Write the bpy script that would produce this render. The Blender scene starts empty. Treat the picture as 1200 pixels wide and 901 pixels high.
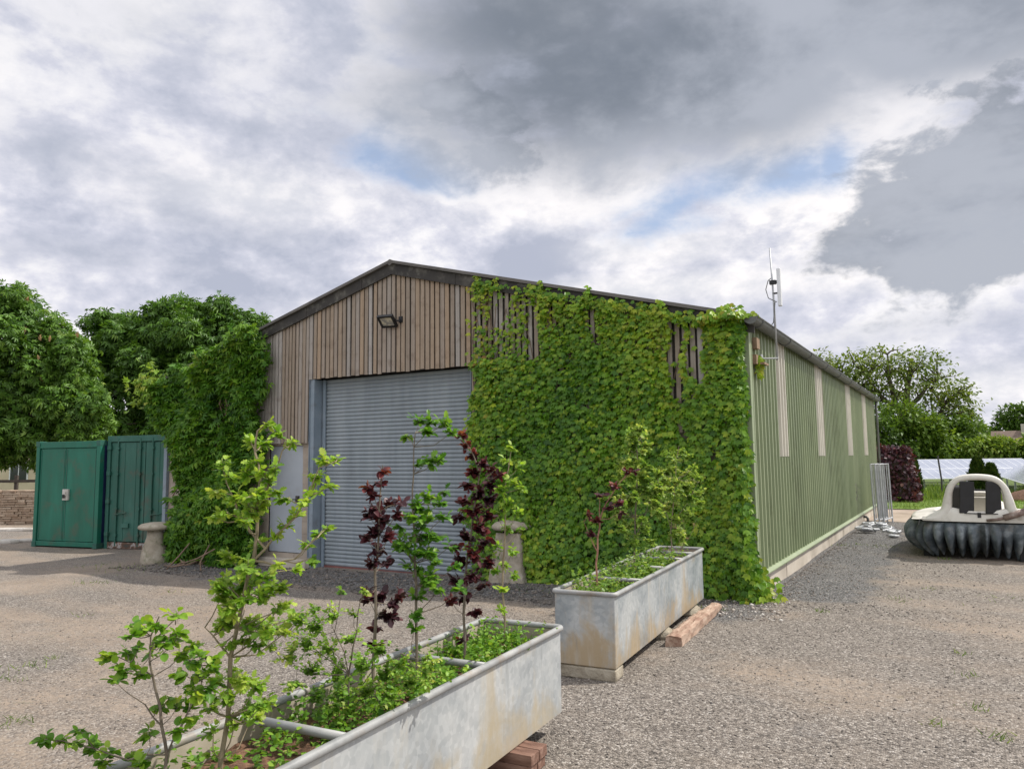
import bpy, math, random
import numpy as np
from mathutils import Vector, Matrix

random.seed(11)
RNG = np.random.default_rng(11)
SC = bpy.context.scene
COL = SC.collection
PI = math.pi

# ------------------------------------------------------------------ camera frame (metres, camera stands at x=0, y=0)
EYE = 1.7
FPX = 880.0
_ay = np.array([525, 81, FPX]); _ay = _ay / np.linalg.norm(_ay)
_ax = np.array([1491, -105, -FPX]); _ax = _ax - _ax.dot(_ay) * _ay; _ax = _ax / np.linalg.norm(_ax)
_az = np.cross(_ax, _ay)
if _az[1] > 0: _az = -_az
VM3 = np.stack([_ax, _ay, _az])
VH = VM3 @ np.array([0, 0, 1.0]); VH[2] = 0; VH /= np.linalg.norm(VH)      # level viewing direction
RH = np.array([VH[1], -VH[0], 0])                                          # level right
CAM = np.array([0, 0, EYE])
def ray(px, py): return VM3 @ np.array([px - 600, py - 450.5, FPX])
def on_z(px, py, z=0.0):
    d = ray(px, py); return CAM + d * ((z - EYE) / d[2])
def at_d(px, py, D):                    # a surveyed point at level distance D from the camera
    d = ray(px, py); return CAM + d * (D / d.dot(VH))
def at_Y(px, py, Y):
    d = ray(px, py); return CAM + d * (Y / d[1])
def at_X(px, py, X):
    d = ray(px, py); return CAM + d * (X / d[0])

cam_d = bpy.data.cameras.new('camera'); cam = bpy.data.objects.new('camera', cam_d); COL.objects.link(cam)
cam_d.sensor_width = 36; cam_d.lens = 36 * FPX / 1200; cam_d.clip_start = 0.05; cam_d.clip_end = 5000
cx, cy, cz = VM3[:, 0], -VM3[:, 1], -VM3[:, 2]
cam.matrix_world = Matrix(((cx[0], cy[0], cz[0], 0), (cx[1], cy[1], cz[1], 0), (cx[2], cy[2], cz[2], EYE), (0, 0, 0, 1)))
SC.camera = cam

# ------------------------------------------------------------------ object helpers
def tag(o, label=None, cat=None, group=None, kind=None):
    if label: o['label'] = label
    if cat: o['category'] = cat
    if group: o['group'] = group
    if kind: o['kind'] = kind
    return o
def thing(name, label, cat, loc=(0, 0, 0), rz=0.0, group=None):
    o = bpy.data.objects.new(name, None); COL.objects.link(o)
    o.empty_display_size = 0.2
    o.location = loc; o.rotation_euler = (0, 0, rz)
    return tag(o, label, cat, group)
def world_loc(o):
    v = np.zeros(3)
    while o is not None:
        v += np.array(o.location); o = o.parent
    return v
def finish(me, name, mat, parent, local, smooth):
    o = bpy.data.objects.new(name, me); COL.objects.link(o)
    if mat is not None: me.materials.append(mat)
    if parent is not None:
        o.parent = parent
    if smooth:
        me.polygons.foreach_set('use_smooth', np.ones(len(me.polygons), bool))
    return o

class MB:
    def __init__(s): s.v = []; s.f = []; s.t = []
    def add(s, vs, fs, tint=0.5):
        b = len(s.v); s.v.extend([tuple(map(float, v)) for v in vs]); s.f.extend([tuple(b + i for i in f) for f in fs])
        s.t.extend([tint] * len(vs)); return s
    def box(s, x0, x1, y0, y1, z0, z1, tint=0.5):
        vs = [(x0, y0, z0), (x1, y0, z0), (x1, y1, z0), (x0, y1, z0), (x0, y0, z1), (x1, y0, z1), (x1, y1, z1), (x0, y1, z1)]
        return s.add(vs, [(0, 3, 2, 1), (4, 5, 6, 7), (0, 1, 5, 4), (1, 2, 6, 5), (2, 3, 7, 6), (3, 0, 4, 7)], tint)
    def obox(s, c, ux, uy, uz, hx, hy, hz, tint=0.5):
        c = np.array(c, float); ux, uy, uz = [np.array(u, float) / np.linalg.norm(u) for u in (ux, uy, uz)]
        vs = [c + ux * a * hx + uy * b * hy + uz * d * hz for d in (-1, 1) for a, b in ((-1, -1), (1, -1), (1, 1), (-1, 1))]
        return s.add(vs, [(0, 3, 2, 1), (4, 5, 6, 7), (0, 1, 5, 4), (1, 2, 6, 5), (2, 3, 7, 6), (3, 0, 4, 7)], tint)
    def tube(s, pts, rad, n=8, cap=True, closed=False, tint=0.5):
        P = [np.array(p, float) for p in pts]; k = len(P)
        if not hasattr(rad, '__len__'): rad = [rad] * k
        rings = []; prev = None
        for i in range(k):
            if closed: t = P[(i + 1) % k] - P[i - 1]
            else: t = P[min(i + 1, k - 1)] - P[max(i - 1, 0)]
            t = t / (np.linalg.norm(t) + 1e-9)
            if prev is None:
                a = np.array([0, 0, 1.0]) if abs(t[2]) < .9 else np.array([1.0, 0, 0])
            else: a = prev
            u = a - a.dot(t) * t; u /= np.linalg.norm(u) + 1e-9; prev = u; w = np.cross(t, u)
            rings.append([P[i] + rad[i] * (math.cos(2 * PI * j / n) * u + math.sin(2 * PI * j / n) * w) for j in range(n)])
        vs = [p for r in rings for p in r]; fs = []
        m = k if closed else k - 1
        for i in range(m):
            i2 = (i + 1) % k
            for j in range(n):
                j2 = (j + 1) % n
                fs.append((i * n + j, i * n + j2, i2 * n + j2, i2 * n + j))
        if cap and not closed:
            fs.append(tuple(range(n - 1, -1, -1))); fs.append(tuple((k - 1) * n + j for j in range(n)))
        return s.add(vs, fs, tint)
    def prism(s, poly, fn, d0, d1, tint=0.5):      # poly: list of 2-D points, fn(a, b, d) -> 3-D
        n = len(poly); vs = [fn(a, b, d0) for a, b in poly] + [fn(a, b, d1) for a, b in poly]
        fs = [tuple(range(n - 1, -1, -1)), tuple(range(n, 2 * n))] + [(i, (i + 1) % n, n + (i + 1) % n, n + i) for i in range(n)]
        return s.add(vs, fs, tint)
    def lathe(s, prof, c, n=24, wob=0.0, seed=0, tint=0.5):
        rr = random.Random(seed); ph = [rr.uniform(0, 6.28) for _ in range(4)]
        vs = []; fs = []
        for r, z in prof:
            for j in range(n):
                a = 2 * PI * j / n
                q = r * (1 + wob * (math.sin(2 * a + ph[0] + z * 3) * .6 + math.sin(3 * a + ph[1] - z * 4) * .4 + math.sin(7 * a + ph[2] + z * 9) * .25))
                vs.append((c[0] + q * math.cos(a), c[1] + q * math.sin(a), c[2] + z + wob * .3 * r * math.sin(2 * a + ph[3])))
        for i in range(len(prof) - 1):
            for j in range(n):
                j2 = (j + 1) % n; fs.append((i * n + j, i * n + j2, (i + 1) * n + j2, (i + 1) * n + j))
        k = (len(prof) - 1) * n
        fs.append(tuple(range(n - 1, -1, -1))); fs.append(tuple(k + j for j in range(n)))
        return s.add(vs, fs, tint)
    def grid(s, rows, closed=False, tint=0.5):        # rows of equal length 3-D point lists
        m = len(rows); n = len(rows[0]); vs = [p for r in rows for p in r]; fs = []
        for i in range(m - 1):
            for j in range(n if closed else n - 1):
                j2 = (j + 1) % n; fs.append((i * n + j, i * n + j2, (i + 1) * n + j2, (i + 1) * n + j))
        return s.add(vs, fs, tint)
    def build(s, name, mat, parent=None, local=False, smooth=False, bevel=0.0, seg=2):
        v = np.array(s.v, float)
        if parent is not None and not local: v = v - world_loc(parent)
        me = bpy.data.meshes.new(name); me.from_pydata(v.tolist(), [], s.f); me.update()
        at = me.attributes.new('tint', 'FLOAT', 'POINT'); at.data.foreach_set('value', np.array(s.t, np.float32))
        o = finish(me, name, mat, parent, local, smooth)
        if bevel:
            b = o.modifiers.new('bevel', 'BEVEL'); b.width = bevel; b.segments = seg; b.limit_method = 'ANGLE'; b.angle_limit = 0.6
        return o

def fast_mesh(name, V, F, T, mat, parent=None, smooth=False):
    """V (n,3), F list of (m,k) int arrays, T (n,) tint"""
    if parent is not None: V = V - world_loc(parent)
    me = bpy.data.meshes.new(name)
    me.vertices.add(len(V)); me.vertices.foreach_set('co', np.ascontiguousarray(V, np.float32).ravel())
    loops = np.concatenate([f.ravel() for f in F]); sizes = np.concatenate([np.full(len(f), f.shape[1]) for f in F])
    me.loops.add(len(loops)); me.loops.foreach_set('vertex_index', loops.astype(np.int32))
    me.polygons.add(len(sizes)); st = np.concatenate([[0], np.cumsum(sizes)[:-1]])
    me.polygons.foreach_set('loop_start', st.astype(np.int32)); me.polygons.foreach_set('loop_total', sizes.astype(np.int32))
    me.update(calc_edges=True)
    at = me.attributes.new('tint', 'FLOAT', 'POINT'); at.data.foreach_set('value', np.ascontiguousarray(T, np.float32))
    return finish(me, name, mat, parent, False, smooth)

# ------------------------------------------------------------------ leaves
def fan(outline, bend=0.18, cup=0.0):
    """outline listed for the right half from tip to base (x>=0); mirrored; folded along the midrib"""
    right = outline
    left = [(-x, y) for x, y in reversed(outline)]
    pts = [(0, 0)] + left[1 if left[0][0] == 0 else 0:] + right
    ring = []
    seen = []
    for p in [(0.0, 0.0)] + [(-x, y) for x, y in reversed(outline) if x > 0] + [(0.0, 1.0)] + [(x, y) for x, y in outline if x > 0]:
        ring.append(p)
    V = np.array([(x, y, bend * abs(x) - cup * y * y) for x, y in ring])
    V = np.vstack([V, [(0, 0.45, -0.0 - cup * .2)]])
    n = len(ring); c = n
    F = np.array([(c, i, (i + 1) % n) for i in range(n)])
    return V, F
# right-half outlines from tip (y=1) to base (y=0)
LEAF_IVY = fan([(.09, .80), (.19, .60), (.40, .68), (.58, .74), (.48, .46), (.42, .16), (.16, -.06)], .22, .14)
LEAF_OVAL = fan([(.22, .86), (.38, .58), (.36, .26), (.14, .03)], .26, .14)
LEAF_LOBED = fan([(.10, .92), (.22, .95), (.18, .76), (.40, .74), (.26, .52), (.42, .44), (.22, .28), (.24, .14), (.06, .06)], .3, .15)
LEAF_SMALL = (np.array([(0, 0, 0), (.26, .45, .08), (0, 1, -.05), (-.26, .45, .08)], float), np.array([(0, 1, 2), (0, 2, 3)]))
def palmate(k=5, droop=.5, wid=.17):
    V = []; F = []
    for i in range(k):
        a = (i - (k - 1) / 2) * (2.1 / (k - 1) * 1.35); L = 1.0 - .28 * abs(i - (k - 1) / 2) / ((k - 1) / 2)
        d = np.array([math.sin(a), math.cos(a), 0]); p = np.array([math.cos(a), -math.sin(a), 0]); b = len(V)
        V += [d * .04, d * L * .55 + p * wid * L + np.array([0, 0, -.15 * droop * L]), d * L + np.array([0, 0, -droop * L]), d * L * .55 - p * wid * L + np.array([0, 0, -.15 * droop * L])]
        F += [(b, b + 1, b + 2), (b, b + 2, b + 3)]
    return np.array(V), np.array(F)
LEAF_PALM = palmate(5, .55, .17)
LEAF_CREEPER = palmate(5, .45, .2)

def frames(Y, Z):
    """rotation matrices whose columns are x, y (leaf axis), z (leaf normal)"""
    Y = Y / (np.linalg.norm(Y, axis=1, keepdims=True) + 1e-9)
    Z = Z - (Z * Y).sum(1, keepdims=True) * Y
    Z = Z / (np.linalg.norm(Z, axis=1, keepdims=True) + 1e-9)
    X = np.cross(Y, Z)
    return np.stack([X, Y, Z], axis=2)
def leaves(name, mat, parent, tpl, P, Y, Z, S, T, smooth=False):
    V0, F0 = tpl; N = len(P); n = len(V0)
    R = frames(np.asarray(Y, float), np.asarray(Z, float))
    curl = np.random.default_rng(N).uniform(.3, 1.9, N) * np.random.default_rng(N + 1).choice([1, 1, 1, -.4], N)      # no two leaves cup alike
    wid = np.random.default_rng(N + 2).uniform(.8, 1.15, N)
    VL = V0[None] * np.stack([wid, np.ones(N), curl], -1)[:, None, :]
    V = np.einsum('nij,nkj->nki', R, VL) * np.asarray(S)[:, None, None] + np.asarray(P)[:, None, :]
    F = F0[None] + (np.arange(N) * n)[:, None, None]
    return fast_mesh(name, V.reshape(-1, 3), [F.reshape(-1, F0.shape[1])], np.repeat(np.asarray(T), n), mat, parent, smooth)
def unit(v): return v / (np.linalg.norm(v, axis=-1, keepdims=True) + 1e-9)

# ------------------------------------------------------------------ node helpers
class NT:
    def __init__(s, nt): s.nt = nt
    def n(s, typ, ins=None, **kw):
        nd = s.nt.nodes.new(typ)
        for k, v in kw.items(): setattr(nd, k, v)
        for k, v in (ins or {}).items():
            if hasattr(v, 'is_output'): s.nt.links.new(v, nd.inputs[k])
            else: nd.inputs[k].default_value = v
        return nd
    def m(s, op, a, b=None, c=None, clamp=False):
        ins = {0: a}
        if b is not None: ins[1] = b
        if c is not None: ins[2] = c
        return s.n('ShaderNodeMath', ins, operation=op, use_clamp=clamp).outputs[0]
    def vm(s, op, a, b=None, out=0):
        ins = {0: a}
        if b is not None: ins[1] = b
        return s.n('ShaderNodeVectorMath', ins, operation=op).outputs[out]
    def mix(s, f, a, b, blend='MIX'):
        nd = s.nt.nodes.new('ShaderNodeMix'); nd.data_type = 'RGBA'; nd.blend_type = blend; nd.clamp_factor = True
        for k, v in ((0, f), (6, a), (7, b)):
            if hasattr(v, 'is_output'): s.nt.links.new(v, nd.inputs[k])
            else: nd.inputs[k].default_value = v if k == 0 else rgba(v)
        return nd.outputs[2]
    def ramp(s, f, stops):
        nd = s.nt.nodes.new('ShaderNodeValToRGB'); e = nd.color_ramp.elements
        while len(e) > 1: e.remove(e[0])
        e[0].position = stops[0][0]; e[0].color = rgba(stops[0][1])
        for p, c in stops[1:]:
            q = e.new(p); q.color = rgba(c)
        s.nt.links.new(f, nd.inputs[0]); return nd.outputs[0]
    def rng(s, v, a, b, c=0.0, d=1.0, smooth=True):
        return s.n('ShaderNodeMapRange', {0: v, 1: a, 2: b, 3: c, 4: d}, interpolation_type='SMOOTHSTEP' if smooth else 'LINEAR').outputs[0]
    def noise(s, vec, scale, detail=4, rough=.55, dist=0.0, out=0):
        return s.n('ShaderNodeTexNoise', {'Vector': vec, 'Scale': scale, 'Detail': detail, 'Roughness': rough, 'Distortion': dist}).outputs[out]
    def scalev(s, vec, sc):
        return s.n('ShaderNodeMapping', {0: vec, 3: sc}).outputs[0]
def rgba(c):
    c = tuple(c)
    return c if len(c) == 4 else (c[0], c[1], c[2], 1.0)
def material(name):
    m = bpy.data.materials.new(name); m.use_nodes = True; m.node_tree.nodes.clear()
    t = NT(m.node_tree); out = t.n('ShaderNodeOutputMaterial')
    return m, t, out
def principled(t, out, col, rough=.6, metal=0.0, spec=.5, normal=None):
    ins = {'Base Color': col if hasattr(col, 'is_output') else rgba(col), 'Roughness': rough, 'Metallic': metal, 'Specular IOR Level': spec}
    if normal is not None: ins['Normal'] = normal
    p = t.n('ShaderNodeBsdfPrincipled', ins); t.nt.links.new(p.outputs[0], out.inputs[0]); return p
def bump(t, h, strength=.4, dist=.01):
    return t.n('ShaderNodeBump', {'Strength': strength, 'Distance': dist, 'Height': h}).outputs[0]
def objco(t): return t.n('ShaderNodeTexCoord').outputs['Object']
def tint(t): return t.n('ShaderNodeAttribute', attribute_name='tint').outputs['Fac']

def surf(name, stops, scale=3.0, detail=6, rough=(.5, .7), metal=0.0, bmp=.2, bdist=.004, bscale=40, stretch=(1, 1, 1), spec=.4, tintmix=None, dirt=None):
    m, t, out = material(name); co = t.scalev(objco(t), stretch)
    n1 = t.noise(co, scale, detail, .6); n2 = t.noise(co, bscale, 4, .6)
    col = t.ramp(n1, stops)
    if tintmix:                                    # pieces differ in their own colour
        col = t.mix(tintmix[0], col, t.ramp(tint(t), tintmix[1]))
    if dirt:
        n3 = t.noise(objco(t), dirt[1], 5, .65)
        col = t.mix(t.m('MULTIPLY', t.rng(n3, .5, .72), dirt[2]), col, dirt[0])
    r = t.rng(n1, .3, .7, rough[0], rough[1])
    principled(t, out, col, r, metal, spec, bump(t, n2, bmp, bdist))
    return m
def leafmat(name, stops, trans=.35, rough=.45, spec=.4, tcol=1.6, glo=.62):
    rough = max(rough, .42); spec *= glo
    m, t, out = material(name)
    col = t.ramp(tint(t), stops)
    n = t.noise(objco(t), 9.0, 3)
    col = t.mix(.35, col, t.mix(t.rng(n, .3, .7), (.3, .3, .3), (1.5, 1.4, 1.1)), 'MULTIPLY')
    p = t.n('ShaderNodeBsdfPrincipled', {'Base Color': col, 'Roughness': rough, 'Specular IOR Level': spec})
    tc = t.mix(1.0, col, (tcol, tcol * .95, tcol * .45), 'MULTIPLY')
    tr = t.n('ShaderNodeBsdfTranslucent', {'Color': tc})
    mx = t.n('ShaderNodeMixShader', {0: trans, 1: p.outputs[0], 2: tr.outputs[0]})
    t.nt.links.new(mx.outputs[0], out.inputs[0]); return m
def ss(a, b, x):
    q = np.clip((np.asarray(x, float) - a) / (b - a), 0, 1); return q * q * (3 - 2 * q)
# ------------------------------------------------------------------ daylight
SUN = np.array([.62, .46, 1.0]); SUN /= np.linalg.norm(SUN)
sun_d = bpy.data.lights.new('sun', 'SUN'); sun_d.energy = 3.6; sun_d.angle = math.radians(.8); sun_d.color = (1, .945, .86)
sun_o = bpy.data.objects.new('sun', sun_d); COL.objects.link(sun_o)
sun_o.rotation_euler = Vector(SUN).to_track_quat('Z', 'Y').to_euler(); sun_o.location = (8, 8, 20)
W = bpy.data.worlds.new('World'); SC.world = W; W.use_nodes = True; W.node_tree.nodes.clear()
t = NT(W.node_tree)
wout = t.n('ShaderNodeOutputWorld')
sky = t.n('ShaderNodeTexSky', sky_type='NISHITA', sun_disc=False)
sky.sun_elevation = math.asin(SUN[2]); sky.sun_rotation = math.atan2(SUN[0], SUN[1]); sky.altitude = 100; sky.dust_density = 1.2
dr = t.n('ShaderNodeTexCoord').outputs['Generated']
sx = t.n('ShaderNodeSeparateXYZ', {0: dr})
pl = t.scalev(dr, (1.0, 1.0, 1.75))
nA = t.noise(pl, 3.6, 12, .56, .25)
nB = t.noise(t.vm('ADD', pl, (7.3, 2.1, 0)), 9.0, 10, .6, .15)
nC = t.noise(t.vm('ADD', pl, (1.3, 9.1, 4)), 1.9, 6, .5)
nD = t.noise(t.vm('ADD', pl, (4.4, -3.1, 1)), 26.0, 8, .62)
def sky_blob(px, py, wx, wy, rot=0.0, soft=(1.15, .55), kA=.9, kB=.45):
    """a cloud body round one bearing: half-widths in degrees, its edge broken up by the noise"""
    c = ray(px, py); c = c / np.linalg.norm(c)
    r = np.cross(c, [0, 0, 1.0]); r /= np.linalg.norm(r); u = np.cross(r, c)
    a = math.radians(rot); r, u = r * math.cos(a) + u * math.sin(a), u * math.cos(a) - r * math.sin(a)
    X = t.m('DIVIDE', t.vm('DOT_PRODUCT', dr, tuple(r), 1), math.radians(wx))
    Yv = t.m('DIVIDE', t.vm('DOT_PRODUCT', dr, tuple(u), 1), math.radians(wy))
    d = t.m('SQRT', t.m('ADD', t.m('MULTIPLY', X, X), t.m('MULTIPLY', Yv, Yv)))
    d = t.m('ADD', d, t.m('MULTIPLY', t.m('SUBTRACT', nA, .5), -kA * 1.6))
    d = t.m('ADD', d, t.m('MULTIPLY', t.m('SUBTRACT', nB, .5), -kB * 1.6))
    front = t.m('GREATER_THAN', t.vm('DOT_PRODUCT', dr, tuple(c), 1), 0.0)
    return t.m('MULTIPLY', t.rng(d, soft[0], soft[1]), front)
def vmax(*a):
    r = a[0]
    for b in a[1:]: r = t.m('MAXIMUM', r, b)
    return r
STR = .1
def cl(r, g, b): return (r / STR, g / STR, b / STR, 1)
# broken bright overcast, lavender grey to white
nE = t.m('ADD', t.m('ADD', t.m('MULTIPLY', nA, .50), t.m('MULTIPLY', nB, .34)), t.m('MULTIPLY', nD, .16))
veil = t.ramp(nE, [(.41, cl(.36, .385, .47)), (.47, cl(.47, .485, .565)), (.505, cl(.56, .565, .635)), (.535, cl(.68, .675, .71)), (.585, cl(.82, .80, .795))])
white = vmax(sky_blob(440, 75, 2.6, 5, 10, (1.1, .5), .9, 1.8), sky_blob(450, 130, 4, 4, 0, (1.2, .3), .9, 1.8), sky_blob(525, 195, 2.6, 2.8, 0, (1.1, .5), .9, 1.8), sky_blob(760, 290, 9, 2.2, 0, (1.3, .1)), sky_blob(990, 190, 10, 5, 25, (1.1, .5), .9, 1.8), sky_blob(930, 150, 6, 3.5, 25, (1.1, .5), .9, 1.8),
             sky_blob(650, 225, 8, 3.5, 0, (1.4, .1)), sky_blob(280, 225, 11, 3.0, 0, (1.4, 0)), sky_blob(1085, 125, 6, 1.6, 25, (1.3, .1)), sky_blob(800, 335, 26, 1.6, 0, (1.4, .1)), sky_blob(1150, 450, 7, 2, 0, (1.3, .1)), sky_blob(640, 20, 4, 3, 0, (1.3, .1)))
wcol = t.mix(t.rng(nE, .42, .55), cl(.60, .605, .645), cl(.83, .80, .79))
col = t.mix(t.m('MULTIPLY', white, .9), veil, wcol)
grey = vmax(sky_blob(60, 170, 12, 3, -8, (1.3, 0)), sky_blob(250, 265, 9, 1.6, -5, (1.3, 0)), sky_blob(120, 300, 10, 1.5, 0, (1.3, 0)), sky_blob(300, 150, 6, 2.2, 0, (1.3, 0)), sky_blob(120, 20, 10, 2.5, 0, (1.3, 0)), sky_blob(1080, 385, 12, 1.2, 4, (1.3, .1)), sky_blob(660, 60, 30, 9, 0, (1.4, .5)))
col = t.mix(t.m('MULTIPLY', grey, .55), col, t.mix(t.rng(nB, .35, .65), cl(.36, .385, .455), cl(.50, .51, .58)))
blue = vmax(sky_blob(440, 180, 4.0, 1.4, -15, (1.6, -.4), 3.0, 3.4), sky_blob(480, 205, 2.4, 1.0, -10, (1.6, -.4), 2.8, 3.2), sky_blob(800, 240, 3.8, 1.4, 30, (1.6, -.4), 3.0, 3.4), sky_blob(765, 268, 4.5, 1.2, 5, (1.6, -.4), 3.0, 3.4), sky_blob(930, 205, 2.6, 1.1, 20, (1.6, -.4), 2.8, 3.2), sky_blob(975, 190, 1.0, 1.4, 0, (1.6, -.4), 2.8, 3.2))
bsky = t.mix(.55, sky.outputs[0], cl(.17, .31, .56))
col = t.mix(t.m('MULTIPLY', blue, .74), col, bsky)
dark = vmax(sky_blob(720, 85, 17, 6.5, 0, (1.2, .45), 1.3, .8), sky_blob(640, 25, 12, 5, 0, (1.2, .4), 1.3, .8), sky_blob(850, 30, 16, 5, 0, (1.2, .4), 1.3, .8), sky_blob(850, 110, 9, 4.5, 0, (1.25, .3), 1.3, .8), sky_blob(570, 125, 5, 4.0, -30, (1.15, .4), 1.2, 2.0), sky_blob(930, 40, 9, 4, 10, (1.25, .3), 1.2, .8), sky_blob(1110, 30, 10, 4, -10, (1.25, .3), 1.2, .8),
            sky_blob(1140, 235, 8, 4.6, 25, (1.1, .5), 1.6, 2.6), sky_blob(1060, 292, 6, 2.6, 4, (1.1, .5), 1.6, 2.6), sky_blob(1190, 190, 5, 6, 0, (1.1, .5), 1.6, 2.6))
dcol = t.mix(t.rng(t.m('ADD', t.m('MULTIPLY', nC, .30), t.m('ADD', t.m('MULTIPLY', nA, .5), t.m('MULTIPLY', nB, .2))), .41, .59), cl(.145, .168, .205), cl(.325, .35, .405))
col = t.mix(t.m('MULTIPLY', dark, .93), col, dcol)
# added fill: unseen sky overhead and behind the camera brightened to light the shaded front
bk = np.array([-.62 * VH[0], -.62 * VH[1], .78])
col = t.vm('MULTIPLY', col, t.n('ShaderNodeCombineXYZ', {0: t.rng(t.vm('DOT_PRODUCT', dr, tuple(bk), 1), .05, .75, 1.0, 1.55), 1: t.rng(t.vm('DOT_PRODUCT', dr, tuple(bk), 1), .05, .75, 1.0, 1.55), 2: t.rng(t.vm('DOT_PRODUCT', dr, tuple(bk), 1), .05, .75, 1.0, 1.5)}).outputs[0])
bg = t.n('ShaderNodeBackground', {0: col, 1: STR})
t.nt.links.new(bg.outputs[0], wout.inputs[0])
SC.view_settings.view_transform = 'Standard'; SC.view_settings.look = 'None'; SC.view_settings.exposure = .42; SC.view_settings.gamma = 1.0

# ------------------------------------------------------------------ ground
def hz(x, y):
    x = np.asarray(x, float); y = np.asarray(y, float)
    h = -.11 * ss(-4.5, -8.0, x) * ss(60, 30, y) - .15 * ss(-12, -16.5, x) - .75 * ss(27, 52, y) * ss(-30, -12, x)
    h = h + .012 * np.sin(x * 1.3 + .6 * y) * np.sin(y * 1.1 - .4 * x) * ss(-4, 2, y)
    h = h + .02 * np.exp(-((x + 1.9) / .35) ** 2) * ss(9.3, 10.2, y) * ss(24.5, 23, y)      # gravel banked against the plinth
    return h
def axis(a, b, st, far):
    c = list(np.arange(a, b + 1e-6, st)); s = st; lo = [a]; hi = [c[-1]]
    while lo[-1] > -far: s *= 1.35; lo.append(lo[-1] - s)
    s = st
    while hi[-1] < far: s *= 1.35; hi.append(hi[-1] + s)
    return np.array(lo[:0:-1] + c + hi[1:])
GX = axis(-18, 5, .22, 1500); GY = axis(-1, 30, .22, 1500)
XX, YY = np.meshgrid(GX, GY); ZZ = hz(XX, YY)
nx, ny = len(GX), len(GY)
idx = np.arange(nx * ny).reshape(ny, nx)
FQ = np.stack([idx[:-1, :-1], idx[:-1, 1:], idx[1:, 1:], idx[1:, :-1]], -1).reshape(-1, 4)
# where the loose dark chippings were spread: along the side wall and the front of the barn
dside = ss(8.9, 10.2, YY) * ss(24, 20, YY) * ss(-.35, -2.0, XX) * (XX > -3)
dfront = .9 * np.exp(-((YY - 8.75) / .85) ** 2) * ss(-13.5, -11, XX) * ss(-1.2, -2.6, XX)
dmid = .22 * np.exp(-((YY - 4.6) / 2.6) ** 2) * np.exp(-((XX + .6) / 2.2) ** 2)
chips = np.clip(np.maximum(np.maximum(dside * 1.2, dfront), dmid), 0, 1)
m, t, out = material('gravel_ground'); co = objco(t)
v1 = t.n('ShaderNodeTexVoronoi', {'Vector': co, 'Scale': 78.0, 'Randomness': 1.0}); v2 = t.n('ShaderNodeTexVoronoi', {'Vector': co, 'Scale': 34.0})
sep = t.n('ShaderNodeSeparateColor', {0: v1.outputs['Color']}); sep2 = t.n('ShaderNodeSeparateColor', {0: v2.outputs['Color']})
stone = t.ramp(sep.outputs[0], [(0, (.070, .062, .055)), (.3, (.142, .124, .107)), (.62, (.213, .186, .160)), (.9, (.30, .268, .234)), (1, (.46, .425, .385))])
stoned = t.ramp(sep.outputs[1], [(0, (.035, .035, .037)), (.4, (.088, .086, .086)), (.78, (.17, .165, .16)), (.96, (.27, .262, .25)), (1, (.50, .48, .46))])
big = t.noise(co, .33, 5, .6, .4); mid = t.noise(co, 1.6, 6, .62); fine = t.noise(co, 90, 4, .6); streak = t.noise(t.scalev(co, (.35, 1.2, 1)), .9, 5, .6)
earth = t.ramp(t.m('ADD', t.m('MULTIPLY', mid, .5), t.m('MULTIPLY', fine, .5)), [(.3, (.185, .143, .108)), (.5, (.265, .212, .164)), (.7, (.345, .285, .228))])
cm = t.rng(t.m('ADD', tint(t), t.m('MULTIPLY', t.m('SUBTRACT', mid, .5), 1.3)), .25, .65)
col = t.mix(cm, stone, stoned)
px_ = t.n('ShaderNodeSeparateXYZ', {0: co}).outputs[0]
worn = t.m('ADD', t.rng(px_, -3.0, -8.5, 0, .055), t.rng(px_, -1.0, 2.0, 0, .045))     # the used half of the yard is worn to dust
em = t.rng(t.m('ADD', worn, t.m('ADD', t.m('MULTIPLY', big, .6), t.m('MULTIPLY', streak, .4))), .47, .64)
em = t.m('MULTIPLY', em, t.m('SUBTRACT', 1.0, t.m('MULTIPLY', cm, .85)))
em = t.m('MULTIPLY', em, t.rng(sep2.outputs[0], .1, .9, 1.0, .45))
col = t.mix(em, col, earth)
mo = t.noise(co, 5.0, 5, .65); moss = t.m('MULTIPLY', t.rng(t.m('ADD', t.m('MULTIPLY', mo, .6), t.m('MULTIPLY', big, .4)), .61, .68), .35)
col = t.mix(moss, col, (.12, .13, .05))
rust = t.rng(t.m('ADD', t.m('MULTIPLY', t.noise(t.vm('ADD', co, (3, 5, 0)), 2.3, 6, .65), .7), t.m('MULTIPLY', streak, .3)), .60, .70, 0, .35)
col = t.mix(rust, col, (.20, .125, .08))
far = t.n('ShaderNodeVectorMath', {0: co, 1: (-6, 10, 0)}, operation='DISTANCE').outputs[1]
col = t.mix(t.rng(far, 30, 42), col, t.ramp(mid, [(.3, (.07, .11, .025)), (.7, (.13, .17, .05))]))
hgt = t.m('ADD', t.m('MULTIPLY', t.m('SUBTRACT', 1.0, v1.outputs['Distance']), t.m('SUBTRACT', 1.0, t.m('MULTIPLY', em, .55))), t.m('MULTIPLY', t.m('SUBTRACT', 1.0, v2.outputs['Distance']), .5))
principled(t, out, col, .9, 0, .25, bump(t, t.m('ADD', hgt, t.m('MULTIPLY', t.noise(co, 2.6, 6, .6), 5.0)), .9, .012))
gr = fast_mesh('ground', np.stack([XX, YY, ZZ], -1).reshape(-1, 3), [FQ], chips.ravel(), m, None, True); tag(gr, kind='structure')

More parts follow.
